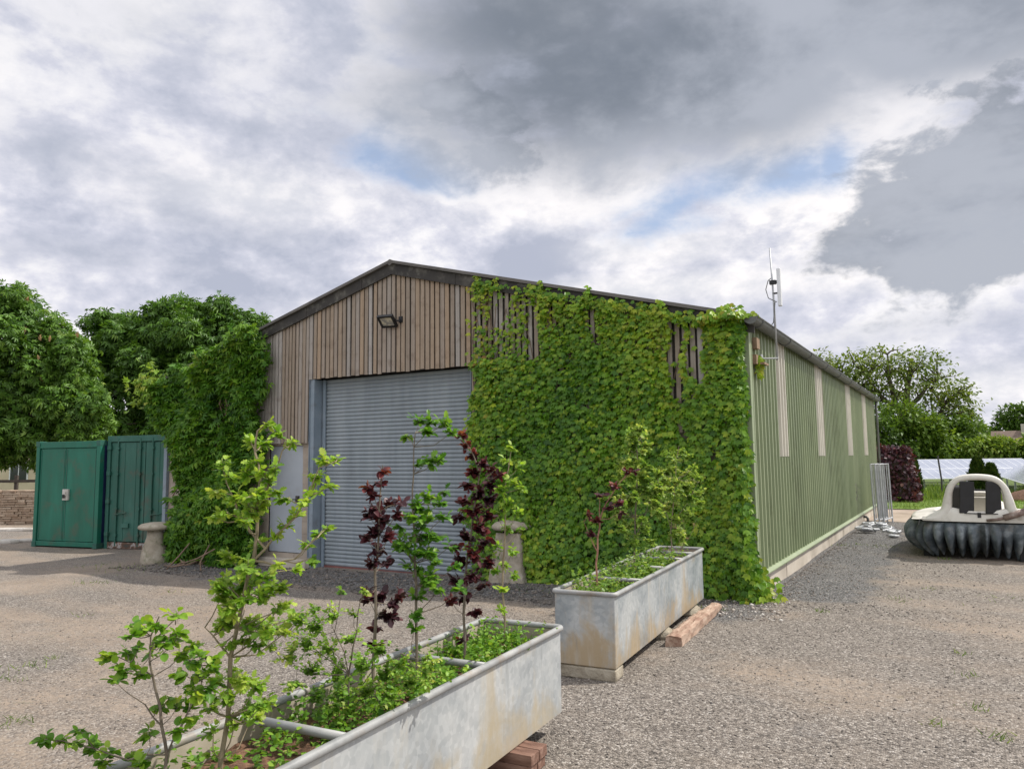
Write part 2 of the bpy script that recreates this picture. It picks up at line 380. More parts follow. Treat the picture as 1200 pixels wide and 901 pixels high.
def sheet(name, xs, ys, dz, mat, wob=0.0):
    X, Y = np.meshgrid(xs, ys); r = np.random.default_rng(3)
    edge = np.zeros_like(X); e = np.cumsum(r.normal(0, 1, X.shape[1])); e = (e - np.linspace(0, e[-1], len(e))) / (abs(e).max() + 1e-6)
    Y = Y + wob * e[None, :]
    Z = hz(X, Y) + dz; i = np.arange(X.size).reshape(X.shape)
    F = np.stack([i[:-1, :-1], i[:-1, 1:], i[1:, 1:], i[1:, :-1]], -1).reshape(-1, 4)
    return tag(fast_mesh(name, np.stack([X, Y, Z], -1).reshape(-1, 3), [F], np.full(X.size, .5), mat, None, True), kind='structure')
M_track = surf('compacted_track', [(.3, (.25, .195, .15)), (.5, (.33, .265, .21)), (.7, (.40, .33, .27))], 1.2, 8, (.85, .95), bmp=.6, bdist=.01, bscale=60)
sheet('track', np.linspace(-16, 30, 60), np.linspace(21.4, 27.0, 14), .006, M_track, .25)
M_lawn = surf('mown_lawn', [(.3, (.085, .145, .022)), (.5, (.13, .21, .03)), (.7, (.19, .26, .05))], 1.5, 8, (.9, .95), bmp=.8, bdist=.03, bscale=70)
sheet('lawn', np.linspace(-16, 40, 60), np.linspace(26.6, 62, 40), .03, M_lawn, .2)

# loose stones lying on the yard (too many to count)
M_stone = surf('loose_stone', [(.3, (.5, .5, .5)), (.7, (1, 1, 1))], 30, 3, (.8, .95), bmp=.3, bscale=150,
               tintmix=(1.0, [(0, (.075, .068, .062)), (.35, (.145, .125, .108)), (.7, (.225, .195, .167)), (.95, (.33, .29, .25)), (1, (.50, .47, .43))]))
ico_v = np.array([(0, 0, 1), (.9, 0, .3), (.28, .85, .3), (-.72, .53, .3), (-.72, -.53, .3), (.28, -.85, .3), (.72, .53, -.3), (-.28, .85, -.3), (-.9, 0, -.3), (-.28, -.85, -.3), (.72, -.53, -.3), (0, 0, -1)], float)
ico_f = np.array([(0, 1, 2), (0, 2, 3), (0, 3, 4), (0, 4, 5), (0, 5, 1), (1, 6, 2), (2, 7, 3), (3, 8, 4), (4, 9, 5), (5, 10, 1), (2, 6, 7), (3, 7, 8), (4, 8, 9), (5, 9, 10), (1, 10, 6), (11, 7, 6), (11, 8, 7), (11, 9, 8), (11, 10, 9), (11, 6, 10)])
def scatter_stones(N, xr, yr, rr, seed, dark=0.0):
    r = np.random.default_rng(seed)
    x = r.uniform(*xr, N) if seed != 4 else xr[0] + (xr[1] - xr[0]) * r.uniform(0, 1, N) ** 2.2; y = yr[0] + (yr[1] - yr[0]) * r.uniform(0, 1, N) ** 1.3
    s = rr[0] + (rr[1] - rr[0]) * r.uniform(0, 1, N) ** 3
    jit = r.uniform(.7, 1.3, (N, 12, 3)) * r.uniform(.6, 1.2, (N, 1, 3)) * np.array([1, 1, .6])
    V = ico_v[None] * jit * s[:, None, None]
    a = r.uniform(0, 6.28, N); c, sn = np.cos(a)[:, None], np.sin(a)[:, None]
    V = np.stack([V[..., 0] * c - V[..., 1] * sn, V[..., 0] * sn + V[..., 1] * c, V[..., 2]], -1)
    V += np.stack([x, y, hz(x, y) + s * .25], -1)[:, None, :]
    F = ico_f[None] + (np.arange(N) * 12)[:, None, None]
    tt = np.clip(r.uniform(0, 1, N) - dark, 0, 1)
    return V.reshape(-1, 3), F.reshape(-1, 3), np.repeat(tt, 12)
parts = [scatter_stones(26000, (-4.5, 3.2), (2.2, 9.5), (.003, .011), 1, .05), scatter_stones(9000, (-11, -3), (3.0, 8), (.003, .011), 2), scatter_stones(5000, (-13, -2.6), (7.9, 9.5), (.008, .03), 3, .2),
         scatter_stones(5000, (-2.1, .3), (9.0, 20), (.004, .017), 4, .05), scatter_stones(700, (-3.2, -1.7), (8.2, 9.6), (.01, .03), 5, -.25)]
V = []; F = []; T = []; o = 0
for v, f, tt in parts: V.append(v); F.append(f + o); T.append(tt); o += len(v)
st = fast_mesh('loose_gravel', np.concatenate(V), [np.concatenate(F)], np.concatenate(T), M_stone)
tag(st, 'loose grey and tan gravel stones strewn over the yard', 'gravel', kind='stuff')
# ------------------------------------------------------------------ the barn
YF, XR, XL, YB = 9.5, -2.19, -13.78, 25.6
XM = -7.87; ZR = 4.95; SL = .2665
def roof_z(x): return ZR - SL * abs(x - XM)
M_board = surf('weathered_boards', [(.32, (.185, .155, .13)), (.5, (.265, .225, .19)), (.68, (.35, .31, .27))], 2.2, 8, (.75, .9), bmp=.5, bdist=.004, bscale=30, stretch=(14, 14, .7), spec=.2,
               tintmix=(.60, [(0, (.42, .295, .185)), (.2, (.36, .275, .195)), (.4, (.28, .225, .17)), (.6, (.34, .28, .225)), (.8, (.37, .35, .325)), (1, (.46, .44, .42))]),
               dirt=((.10, .06, .04), 5.5, .35))
M_dark = surf('dark_timber_backing', [(.3, (.02, .016, .014)), (.7, (.05, .04, .034))], 4)
M_fascia = surf('weathered_bargeboard', [(.3, (.022, .02, .019)), (.55, (.05, .046, .042)), (.72, (.13, .12, .105))], 3.0, 8, (.7, .9), bmp=.4, bdist=.006, bscale=25, dirt=((.15, .15, .13), 6, .6))
M_block = surf('concrete_block', [(.3, (.28, .235, .19)), (.6, (.38, .325, .27)), (.75, (.45, .40, .34))], 3, 8, (.85, .95), bmp=.5, bdist=.006, bscale=70)
M_conc = surf('pale_concrete', [(.28, (.34, .30, .245)), (.5, (.47, .42, .35)), (.72, (.57, .52, .45))], 1.6, 8, (.85, .95), bmp=.4, bdist=.004, bscale=60, dirt=((.22, .19, .14), 2.2, .5))
M_green = surf('sage_green_cladding', [(.3, (.165, .205, .105)), (.5, (.215, .258, .140)), (.72, (.285, .325, .195))], .9, 7, (.38, .6), bmp=.05, bdist=.002, stretch=(1, 1.6, .25), spec=.5, dirt=((.105, .125, .055), 1.3, .55),
               tintmix=(.35, [(0, (.155, .20, .10)), (1, (.275, .315, .19))]))
M_trim = surf('green_flashing', [(.3, (.20, .25, .14)), (.7, (.27, .315, .195))], 2, 5, (.4, .6), bmp=.05, spec=.5)
M_lite = surf('grp_roof_light', [(.3, (.45, .425, .36)), (.7, (.60, .575, .50))], 1.5, 6, (.4, .6), stretch=(1, 1, .3), dirt=((.30, .28, .19), 3, .4))
M_shutter = surf('blue_grey_shutter', [(.3, (.205, .24, .265)), (.5, (.245, .282, .308)), (.7, (.285, .32, .345))], 1.6, 9, (.38, .55), bmp=.04, bdist=.002, stretch=(3.5, 1, .35), spec=.45, dirt=((.16, .17, .17), 1.3, .4))
M_steel = surf('painted_blue_steel', [(.3, (.17, .22, .265)), (.7, (.24, .29, .34))], 3, 6, (.45, .6), dirt=((.13, .12, .11), 4, .5))
M_pdoor = surf('pale_grey_door', [(.3, (.34, .375, .42)), (.7, (.40, .435, .475))], 1.5, 6, (.5, .6), bmp=.05, dirt=((.28, .28, .28), 2.5, .4))
M_red = surf('red_oxide', [(.3, (.14, .05, .045)), (.7, (.22, .09, .08))], 6)
M_gutter = surf('grey_gutter', [(.3, (.075, .08, .08)), (.55, (.12, .125, .12)), (.75, (.19, .19, .175))], 3, 7, (.45, .7), dirt=((.05, .055, .04), 5, .5))
M_roof = surf('fibre_cement_roof', [(.3, (.09, .085, .08)), (.7, (.17, .16, .15))], 2, 7, (.85, .95))
M_scuff = surf('dark_scuff', [(.3, (.03, .03, .025)), (.7, (.07, .07, .05))], 20)

barn = thing('barn', 'timber fronted barn with sage green metal side, grey roller shutter and climbing plants', 'barn', (XM, YF, 0))
OPL, OPR, OPT = -9.73, -6.32, 3.13            # door opening
mb = MB(); r = random.Random(5)
x = XL + .03; k = 0
while x < XR - .06:
    over = OPL - .02 < x + .035 < OPR + .02
    pit = .098 if over else (.085 if x < OPL else .10); w = r.uniform(.064, .077) if over else r.uniform(.056, .070)
    z0 = (OPT if over else 2.02) + r.uniform(-.012, .012); x1 = x + w; yj = r.uniform(0, .012)
    tn = r.choice([.05, .12, .2, .3, .45, .55, .6, .7, .8, .95]) if over else r.choice([.35, .45, .55, .6, .7, .8, .95, 1.0])
    ztop = lambda q: roof_z(q) - .15
    b = [(x, z0), (x1, z0)] + [(x1, ztop(x1))] + ([(XM, ztop(XM))] if x < XM < x1 else []) + [(x, ztop(x))]
    lean = r.uniform(-.004, .004)
    mb.prism(b, lambda a, c, d: (a + lean * (c - 3), d, c), YF - .022 - yj, YF - yj, tn)
    x += pit; k += 1
mb.build('timber_cladding', M_board, barn)
mb = MB()                                        # boards behind the gaps
y0, y1 = YF + .02, YF + .04
for a, b, z in ((XL, OPL, 2.05), (OPL, OPR, OPT + .02), (OPR, XR, 2.05)):
    pts = [(a, z), (b, z), (b, roof_z(b) - .1)] + ([(XM, roof_z(XM) - .1)] if a < XM < b else []) + [(a, roof_z(a) - .1)]
    mb.prism(pts, lambda p, q, d: (p, d, q), y0, y1)
mb.box(OPL + .002, OPR - .002, YF + .045, YF + .30, OPT + .02, OPT + .14)       # lintel
mb.build('cladding_backing', M_dark, barn)
# concrete block walling below the boards
mb = MB(); PD0, PD1 = -10.80, -9.96            # pedestrian door
def blockwall(xa, xb, za, zb, yf):
    z = za; row = 0
    while z < zb - .02:
        z1 = min(z + .215, zb); x = xa - (.22 if row % 2 else 0)
        while x < xb:
            p0, p1 = max(x + .005, xa), min(x + .435, xb)
            if p1 - p0 > .02: mb.box(p0, p1, yf - r.uniform(0, .003), yf + .12, z + .005, z1 - .005)
            x += .44
        z = z1; row += 1
    mb.box(xa, xb, yf + .006, yf + .13, za, zb)
blockwall(OPR + .02, XR - .03, -.2, 2.05, YF + .05)
mb.build('block_wall', M_block, barn); mb = MB()
blockwall(XL, PD0, -.2, 2.05, YF + .05); blockwall(PD1, OPL - .02, -.2, 2.05, YF + .05)
blockwall(PD0, PD1, -.2, .10, YF + .05); blockwall(PD0, PD1, 1.98, 2.05, YF + .05)
mb.build('block_wall', M_block, barn)
pd = MB().box(PD0 + .01, PD1 - .01, YF + .07, YF + .11, .11, 1.975).build('side_door', M_pdoor, barn, bevel=.004)
mb = MB(); mb.box(PD1 - .14, PD1 - .09, YF + .02, YF + .07, .98, 1.10); mb.tube([(PD1 - .115, YF + .02, 1.04), (PD1 - .115, YF - .01, 1.04), (PD1 - .22, YF - .01, 1.04)], .009, 8); mb.build('handle', M_fascia, pd)
MB().box(PD0 - .05, PD1 + .25, YF - .12, YF + .05, -.16, .02).build('door_step', M_conc, barn, bevel=.01)
# roller shutter
ys = YF + .22; prof = []
z = -.09; P = .0672
while z < OPT:
    for q, dy in ((0, .012), (.12, .003), (.3, -.006), (.5, -.008), (.7, -.006), (.88, .003), (.95, .012)): prof.append((z + q * P, ys + dy))
    z += P
SX0, SX1 = OPL + .14, OPR - .06
mb = MB(); mb.grid([[(SX0, y, z) for z, y in prof], [(SX1, y, z) for z, y in prof]]); mb.box(SX0, SX1, ys + .02, ys + .03, -.1, OPT)
dsh = mb.build('roller_shutter', M_shutter, barn)
MB().box(SX0, SX1, ys - .03, ys + .018, -.14, -.085).build('bottom_bar', M_red, dsh)
for xa, xb in ((OPL - .015, OPL + .085), (OPR - .03, OPR + .015)):
    mb = MB(); mb.box(xa, xa + .008, YF - .03, YF + .26, -.15, OPT - .002); mb.box(xa + .010, xb, YF - .01, YF + .002, -.15, OPT - .004); mb.box(xb - .004, xb + .004, YF + .004, YF + .2, -.15, OPT - .006)
    mb.build('door_post', M_steel, barn)
for xa in (SX0 - .03, SX1 - .03):
    MB().box(xa, xa + .06, ys - .05, ys - .016, -.12, OPT - .003).build('guide_rail', M_steel, dsh, bevel=.004)
MB().box(XL - .01, XL + .09, YF - .02, YF + .045, -.2, 2.0).build('corner_post', M_steel, barn, bevel=.004)
# bargeboards, one each slope
for sgn in (-1, 1):
    xe = XM + sgn * (XR - XM + .10); mb = MB(); N = 9
    for i in range(N):                               # short weathered lengths
        a, b = XM + (xe - XM) * i / N, XM + (xe - XM) * (i + 1) / N - sgn * .004
        dz = r.uniform(-.006, .006)
        mb.prism([(a, roof_z(a) - .20 + dz), (b, roof_z(b) - .20 + dz), (b, roof_z(b) - .02 + dz), (a, roof_z(a) - .02 + dz)], lambda p, q, d: (p, d, q), YF - .075 - (i % 2) * .004, YF - .045)
    mb.build('bargeboard', M_fascia, barn)
# roof slopes: corrugated sheets with a verge roll
mb = MB()
for sgn in (-1, 1):
    xe = XM + sgn * (XR - XM + .12); rows = []
    n = 96
    ys_ = np.linspace(YF - .11, YB + .1, n * 3)
    for xx in (XM, xe):
        rows.append([(xx, y, ZR - SL * abs(xx - XM) + .012 + .018 * math.sin(y * 2 * PI / .146)) for y in ys_])
    mb.grid(rows); mb.grid([[(p[0], p[1], p[2] - .02) for p in row] for row in rows])
    mb.prism([(XM, ZR - .018), (xe, ZR - SL * abs(xe - XM) - .018), (xe, ZR - SL * abs(xe - XM) + .03), (XM, ZR + .03)], lambda p, q, d: (p, d, q), YF - .125, YF - .095)
mb.tube([(XM, YF - .12, ZR - .01), (XM, YB + .1, ZR - .01)], .05, 10)
mb.build('roof', M_roof, barn)
# box-profile side cladding
def profile(ya, yb, xb, pit=.20, dep=.036):
    P = []; y = ya
    while y < yb - 1e-4:
        for q, d in ((0, 0), (.36, 0), (.42, 1), (.64, 1), (.70, 0)):
            yy = y + q * pit
            if yy <= yb: P.append((xb + d * dep, yy))
        y += pit
    P.append((xb, yb)); return P
mb = MB(); sheets = np.arange(YF + .04, YB, 1.0)
for i, ya in enumerate(sheets):
    yb = min(ya + 1.0, YB); dx = .002 * (i % 2); P = profile(ya, yb + .02, XR - .03 + dx)
    ztop = 3.42; mb.box(XR - .031, XR - .0285, yb - .006, yb + .004, .27, 3.40, 0) if i % 2 else None; tn = r.uniform(0, 1)
    mb.grid([[(px, py, z) for px, py in P] for z in (.26, 1.2, 2.3, ztop)], tint=tn)
mb.box(XR - .08, XR - .045, YF + .02, YB, .1, 3.45)
mb.build('metal_cladding', M_green, barn)
for ya, yb in ((11.15, 11.80), (14.50, 15.25), (18.70, 19.55), (22.2, 23.0)):
    P = profile(YF + .04 + round((ya - YF - .04) / .20) * .20, yb, XR - .018)
    MB().grid([[(px, py, z) for px, py in P] for z in (1.69, 3.36)]).build('translucent_panel', M_lite, barn)
mb = MB(); mb.box(XR - .12, XR + .012, YF - .028, YF - .014, .2, 3.38); mb.box(XR - .008, XR + .012, YF - .014, YF + .075, .2, 3.42); mb.build('corner_flashing', M_trim, barn)
mb = MB(); mb.prism([(XR - .04, .232), (XR + .045, .232), (XR + .045, .246), (XR + .012, .280), (XR - .04, .280)], lambda a, c, d: (a, d, c), YF - .01, YB + .01); mb.build('drip_flashing', M_trim, barn)
mb = MB(); y = YF - .03; i = 0
while y < YB:
    y1 = min(y + (2.0 if i else 1.75), YB); mb.box(XR - .15, XR - .004 + r.uniform(-.004, .004), y + .008, y1 - .008, -.3, .231); y = y1; i += 1
mb.build('concrete_plinth', M_conc, barn)
MB().tube([(XR - .01, 21.1, .14), (XR + .06, 21.1, .14), (XR + .09, 21.1, .10), (XR + .09, 21.1, -.05)], .032, 10).build('waste_pipe', M_gutter, barn, smooth=True)
mb = MB()
gx, gz, gr_ = XR + .085, 3.395, .085
prof = [(gx + gr_ * math.cos(a), gz + gr_ * math.sin(a)) for a in np.linspace(PI, 2 * PI, 13)]
prof += [(gx + (gr_ - .008) * math.cos(a), gz + (gr_ - .008) * math.sin(a)) for a in np.linspace(2 * PI, PI, 13)]
mb.grid([[(a, y, b) for a, b in prof] for y in np.linspace(YF - .2, YB + .1, 30)], closed=True)
mb.prism(prof[:13], lambda a, c, d: (a, d, c), YF - .21, YF - .198); mb.prism(prof[:13], lambda a, c, d: (a, d, c), YB + .1, YB + .11)
mb.tube([(gx + gr_, YF - .2, gz), (gx + gr_, YB + .1, gz)], .011, 6)
for y in np.arange(YF + .1, YB, 1.8): mb.tube([(gx + (gr_ + .006) * math.cos(a), y, gz + (gr_ + .006) * math.sin(a)) for a in np.linspace(PI, 2 * PI, 9)], .012, 5)
mb.build('gutter', M_gutter, barn, smooth=False)
mb = MB(); mb.tube([(gx, YB - .15, gz - .06), (gx - .03, YB - .15, gz - .3), (XR + .07, YB - .15, gz - .4), (XR + .07, YB - .15, .1)], .035, 10); mb.build('downpipe', M_gutter, barn, smooth=True)
mb = MB()
for y, z in ((19.75, .98), (19.85, .82), (19.75, .66), (20.02, .9), (20.0, .72)): mb.obox((XR + .001, y, z), (1, 0, 0), (0, 1, .25), (0, -.25, 1), .003, .085, .028)
mb.build('scuff_mark', M_scuff, barn)
# closing walls nobody sees from here
mb = MB(); mb.prism([(XL, -.2), (XR - .08, -.2), (XR - .08, roof_z(XR) - .06), (XM, ZR - .06), (XL, roof_z(XL) - .06)], lambda a, c, d: (a, d, c), YB - .05, YB); mb.box(XL, XL + .05, YF + .05, YB, -.2, 3.45)
mb.build('rear_wall', M_green, barn)

# ------------------------------------------------------------------ floodlight on the gable
M_black = surf('black_metal', [(.3, (.012, .012, .013)), (.7, (.02, .02, .022))], 8, 3, (.4, .5))
M_lens, t, out = material('floodlight_glass'); principled(t, out, t.ramp(t.noise(objco(t), 14, 2), [(.4, (.30, .29, .27)), (.6, (.62, .58, .45))]), .12, 0, .8)
M_galv = surf('galvanised_tube', [(.3, (.30, .315, .33)), (.6, (.45, .46, .475)), (.75, (.55, .56, .57))], 6, 6, (.4, .6), metal=.35, bmp=.05)
fl = thing('floodlight', 'small black square floodlight fixed to the timber gable above the shutter', 'floodlight', (-7.87, YF - .03, 3.95))
mb = MB(); nrm = np.array([.12, -.62, -.78]); nrm /= np.linalg.norm(nrm); ux = np.cross([0, 0, 1.0], nrm); ux /= np.linalg.norm(ux); uy = np.cross(nrm, ux)
c = np.array([-7.87, YF - .17, 3.95]); hw, hh = .125, .105
for s in (-1, 1):
    mb.obox(c + ux * s * hw, ux, uy, nrm, .016, hh + .016, .025); mb.obox(c + uy * s * hh, ux, uy, nrm, hw - .0165, .016, .0245)
mb.obox(c - nrm * .03, ux, uy, nrm, hw - .01, hh - .01, .02)
mb.build('housing', M_black, fl)
MB().obox(c + nrm * .005, ux, uy, nrm, hw - .017, hh - .017, .006).build('glass', M_lens, fl)
mb = MB(); mb.tube([c + ux * .15, c + ux * .19 + np.array([0, .05, 0]), np.array([-7.70, YF - .03, 3.98])], .014, 6); mb.obox((-7.70, YF - .035, 3.98), (1, 0, 0), (0, 1, 0), (0, 0, 1), .035, .012, .05); mb.build('bracket', M_black, fl)

# ------------------------------------------------------------------ aerial on the side wall
M_white = surf('white_plastic', [(.3, (.60, .62, .64)), (.7, (.72, .73, .75))], 5, 3, (.35, .5))
M_oldwood = surf('old_timber_block', [(.3, (.16, .10, .06)), (.7, (.33, .24, .16))], 8, 7, (.8, .9), bmp=.4, stretch=(1, 6, 1))
ae = thing('aerial', 'slim grey aerial mast with white panel antenna bracketed above the gutter', 'aerial', (XR, 10.2, 2.9))
ax0 = XR + .20; ay0 = 10.2
MB().tube([(ax0, ay0, 2.95), (ax0 - .01, ay0, 3.8), (ax0 - .03, ay0, 4.46)], [.015, .013, .009], 10).build('mast', M_galv, ae, smooth=True)
MB().box(ax0 + .045, ax0 + .095, ay0 - .03, ay0 + .03, 3.66, 4.17).build('panel_antenna', M_white, ae, bevel=.012, seg=3)
mb = MB(); mb.box(ax0 - .03, ax0 + .05, ay0 - .02, ay0 + .02, 3.97, 4.01); mb.build('clamp', M_black, ae); mb = MB(); mb.box(ax0 - .02, ax0 + .05, ay0 - .012, ay0 + .012, 3.83, 3.85); mb.build('clamp', M_black, ae); mb = MB(); mb.box(ax0 - .05, ax0 + .03, ay0 - .03, ay0 + .03, 3.965, 4.015); mb.build('clamp', M_black, ae)
mb = MB(); mb.tube([(XR + .01, ay0 - .15, 2.97), (ax0 + .02, ay0 - .02, 2.97)], .010, 6); mb.box(XR + .03, XR + .045, ay0 - .20, ay0 - .10, 2.93, 3.02); mb.build('wall_bracket', M_galv, ae)
mb = MB(); mb.box(XR + .002, XR + .05, ay0 - .52, ay0 - .30, 2.86, 2.98); mb.box(XR + .002, XR + .06, ay0 - .5, ay0 - .34, 3.06, 3.20); mb.box(XR + .05, XR + .13, ay0 - .44, ay0 - .2, 2.86, 2.885); mb.build('timber_block', M_oldwood, ae)
cpts = [(ax0 + .03, ay0, 3.72), (ax0 - .07, ay0 - .03, 3.78), (ax0 - .10, ay0 - .02, 3.9), (ax0 - .07, ay0, 4.02), (ax0 - .03, ay0, 4.05)]
mb = MB(); mb.tube(cpts, .006, 5); mb.tube([(ax0 + .01, ay0 - .02, 3.72), (ax0 - .02, ay0 - .02, 3.45), (ax0 - .09, ay0 - .05, 3.36), (XR + .05, ay0 - .1, 3.43)], .007, 5); mb.build('cable', M_gutter, ae)

# ------------------------------------------------------------------ climbing plants
G_IVY = [(0, (.022, .075, .008)), (.3, (.062, .170, .012)), (.6, (.135, .275, .018)), (.82, (.25, .37, .028)), (.94, (.32, .36, .03)), (.975, (.28, .17, .04)), (1, (.22, .09, .04))]
M_ivy = leafmat('boston_ivy_leaf', G_IVY, .3, .38, .5)
M_creep = leafmat('creeper_leaf', [(0, (.026, .092, .011)), (.4, (.082, .205, .02)), (.75, (.17, .31, .035)), (.93, (.25, .36, .05)), (1, (.34, .38, .07))], .32, .42, .45)
M_vine = surf('vine_stem', [(.3, (.13, .085, .055)), (.7, (.24, .17, .12))], 12, 5, (.8, .9))
def px_gap(px0, px1, py0, py1):
    a = at_Y(px0, py0, YF); b = at_Y(px1, py1, YF); return (a[0], b[0], min(a[2], b[2]), max(a[2], b[2]))
gaps = [px_gap(577, 598, 343, 380), px_gap(622, 636, 343, 418), px_gap(647, 656, 347, 384), px_gap(694, 703, 352, 400), px_gap(785, 805, 370, 470), px_gap(806, 827, 370, 445), px_gap(796, 804, 440, 485), px_gap(655, 662, 440, 455), px_gap(670, 676, 500, 535), px_gap(836, 846, 520, 540), px_gap(796, 806, 495, 512)]
r = np.random.default_rng(21)
N = 31000
X = r.uniform(-6.5, XR + .04, N); Z = r.uniform(-.02, 4.55, N)
lump = .5 + .5 * np.sin(X * 3.1 + 1.3 * np.sin(Z * 2.3)) * np.sin(Z * 2.7 + np.sin(X * 2.9))
keep = np.ones(N)
left = -6.30 + .07 * np.sin(Z * 5) + .05 * np.sin(Z * 11.3); keep *= ss(left - .06, left + .05, X) 
rgt = XR - .08 + .05 * np.sin(Z * 6) + .04 * np.sin(Z * 14) + .14 * ss(1.0, .3, Z); keep *= ss(rgt + .04, rgt - .03, X)
top = roof_z(X) - .12 + .10 * np.sin(X * 7) + .06 * np.sin(X * 17.0); keep *= ss(top + .08, top - .05, Z)
keep *= np.where(Z < 3.2, 1, np.where(X < -6.22, .25, 1))
hi = (X < -5.1) & (Z > 3.2); keep *= np.where(hi, .25 + .75 * ss(.42, .75, lump), 1)     # thin, ragged shoots high on the left
for a, b, c, d in gaps:
    cxx, czz, hw, hh = (a + b) / 2, (c + d) / 2, (b - a) / 2, (d - c) / 2
    q = np.maximum(np.abs((X - cxx + .03 * np.sin(Z * 9)) / hw), np.abs((Z - czz + .05 * np.sin(X * 31)) / hh)); keep *= np.where(q < 1.0, .04, 1)
ok = r.uniform(0, 1, N) < keep; X, Z, lump = X[ok], Z[ok], lump[ok]; N = len(X)
thick = .05 + .09 * lump + .12 * ss(1.2, .2, Z) + .10 * ss(-3.0, XR, X) * ss(3.6, .5, Z) + .06 * np.sin(X * 5.3 + Z * 1.7) ** 2
depth = r.uniform(0, 1, N) ** .6 * thick
P = np.stack([X, YF - .03 - depth, Z], -1)
yd = np.stack([r.normal(0, .36, N), -.15 - r.uniform(0, .8, N), -np.ones(N)], -1)        # tips hang down and out
zn = np.stack([r.normal(0, .34, N), -np.ones(N), .6 + r.normal(0, .35, N)], -1)
S = .042 + .050 * r.uniform(0, 1, N) ** 1.4 * np.where(Z > 3.1, .8, 1)
patch = .5 + .5 * np.sin(X * 1.9 + 2 + np.sin(Z * 1.7)) * np.cos(Z * 1.4 - X * .6)
T = .54 + .30 * (patch - .5) + .14 * ss(2.2, 4.2, Z) + r.normal(0, .17, N)
T = np.minimum(T, r.uniform(.80, .95, N))
T = np.where((Z > 2.9) & (r.uniform(0, 1, N) < .30 * ss(.35, .9, patch)), r.uniform(.72, .93, N), T)
T = np.where((X < -5.95) & (Z > 3.1) & (r.uniform(0, 1, N) < .5), r.uniform(.78, 1.0, N), T)
# leaves wrapping the corner and trailing on the ground at its foot
n2 = 1500; z2 = r.uniform(0, 3.42, n2); y2 = r.uniform(0, 1, n2)
x2 = XR - .10 + .10 * ss(.9, .2, z2) + (.06 + .05 * ss(2.2, .2, z2) + .03 * np.sin(z2 * 8)) * r.uniform(-1, 1, n2)
P2 = np.stack([x2, YF - .06 - y2 * .22 * (0.5 + ss(2.5, 0, z2)), z2], -1)
n3 = 150; P3 = np.stack([r.normal(-2.14, .08, n3), r.normal(YF - .22, .12, n3), np.abs(r.normal(.06, .14, n3))], -1)
n4 = 60; P4 = np.stack([np.full(n4, XR + .05), r.normal(9.83, .05, n4), r.uniform(2.72, 3.0, n4)], -1)
n5 = 260; x5 = r.normal(XR - .22, .15, n5); P5 = np.stack([x5, YF - .1 - r.uniform(0, .15, n5), 3.44 + np.abs(r.normal(0, .06, n5)) - .2 * np.abs(x5 - XR + .2)], -1)
n6 = 520; x6 = r.uniform(-6.2, -2.6, n6); P6 = np.stack([x6, YF - .10 - r.uniform(0, .05, n6), roof_z(x6) - .14 + r.normal(0, .05, n6)], -1); P6 = P6[r.uniform(0, 1, n6) < .3 + .7 * (np.sin(x6 * 6) > .1)]; n6 = len(P6)
Pe = np.concatenate([P2, P3, P4, P5, P6]); ne = len(Pe)
ye = np.stack([r.normal(.25, .4, ne), r.normal(-.4, .3, ne), -np.ones(ne)], -1); ze = np.stack([r.normal(.5, .35, ne), -np.ones(ne), r.normal(.6, .3, ne)], -1)
Se = r.uniform(.045, .09, ne); Te = np.concatenate([np.clip(r.normal(.5, .16, n2), 0, .9), r.uniform(.5, .95, n3), r.uniform(.7, .95, n4), r.choice([.5, .6, .7, .8, .85, .95], n5), r.choice([.4, .5, .6, .7, .8, .9], n6)])
ivy = thing('climbing_ivy', 'glossy green ivy sheet covering the right half of the timber front down to the gravel', 'ivy', (-4.2, YF - .1, 0))
leaves('foliage', M_ivy, ivy, LEAF_IVY, np.concatenate([P, Pe]), np.concatenate([yd, ye]), np.concatenate([zn, ze]), np.concatenate([S, Se]), np.clip(np.concatenate([T, Te]), 0, 1))
mb = MB(); rr = random.Random(4)
for i in range(26):
    x = rr.uniform(-6.2, -2.25); z = 0; pts = [(x, YF - .05, -.02)]
    while z < roof_z(x) - .45 and len(pts) < 26:
        z += rr.uniform(.15, .25); x = min(max(x + rr.uniform(-.08, .08), -6.3), -2.2); pts.append((x, YF - .035, z))
    mb.tube(pts, list(np.linspace(.016, .004, len(pts))), 5)
mb.build('stem', M_vine, ivy)

# the looser creeper hanging over the left corner
r = np.random.default_rng(33); N = 24000
X = r.uniform(-14.2, -10.6, N); Z = r.uniform(-.1, 4.3, N)
rt = roof_z(X) - .02 + .10 * np.sin(X * 6.1) - .28 * np.exp(-((X + 12.25) / .28) ** 2)
right = -10.68 + .10 * np.sin(Z * 4.2) + .06 * np.sin(Z * 9.1) - .15 * ss(1.9, 1.3, Z)
lft = np.where(Z > 2.35, -13.95 + .12 * np.sin(Z * 5), np.where(Z > 1.1, -13.0 - (Z - 1.9) * .55, -12.75))
keep = ss(rt + .05, rt - .12, Z) * ss(right + .05, right - .12, X) * ss(lft - .12, lft + .15, X)
lump = .5 + .5 * np.sin(X * 2.6 + 1.1 * np.sin(Z * 2.0 + 1)) * np.sin(Z * 2.2 + np.sin(X * 2.3))
keep *= .45 + .55 * ss(.05, .4, lump); keep *= np.where((np.abs(X + 11.8) < .14) & (np.abs(Z - 2.5) < .5), .15, 1)
ok = r.uniform(0, 1, N) < keep; X, Z, lump = X[ok], Z[ok], lump[ok]; N = len(X)
thick = .22 + .40 * lump + .30 * ss(1.6, .5, Z) * ss(-10.6, -11.3, X)
depth = r.uniform(0, 1, N) ** .5 * thick
P = np.stack([X + r.normal(0, .04, N), YF - .04 - depth, Z], -1)
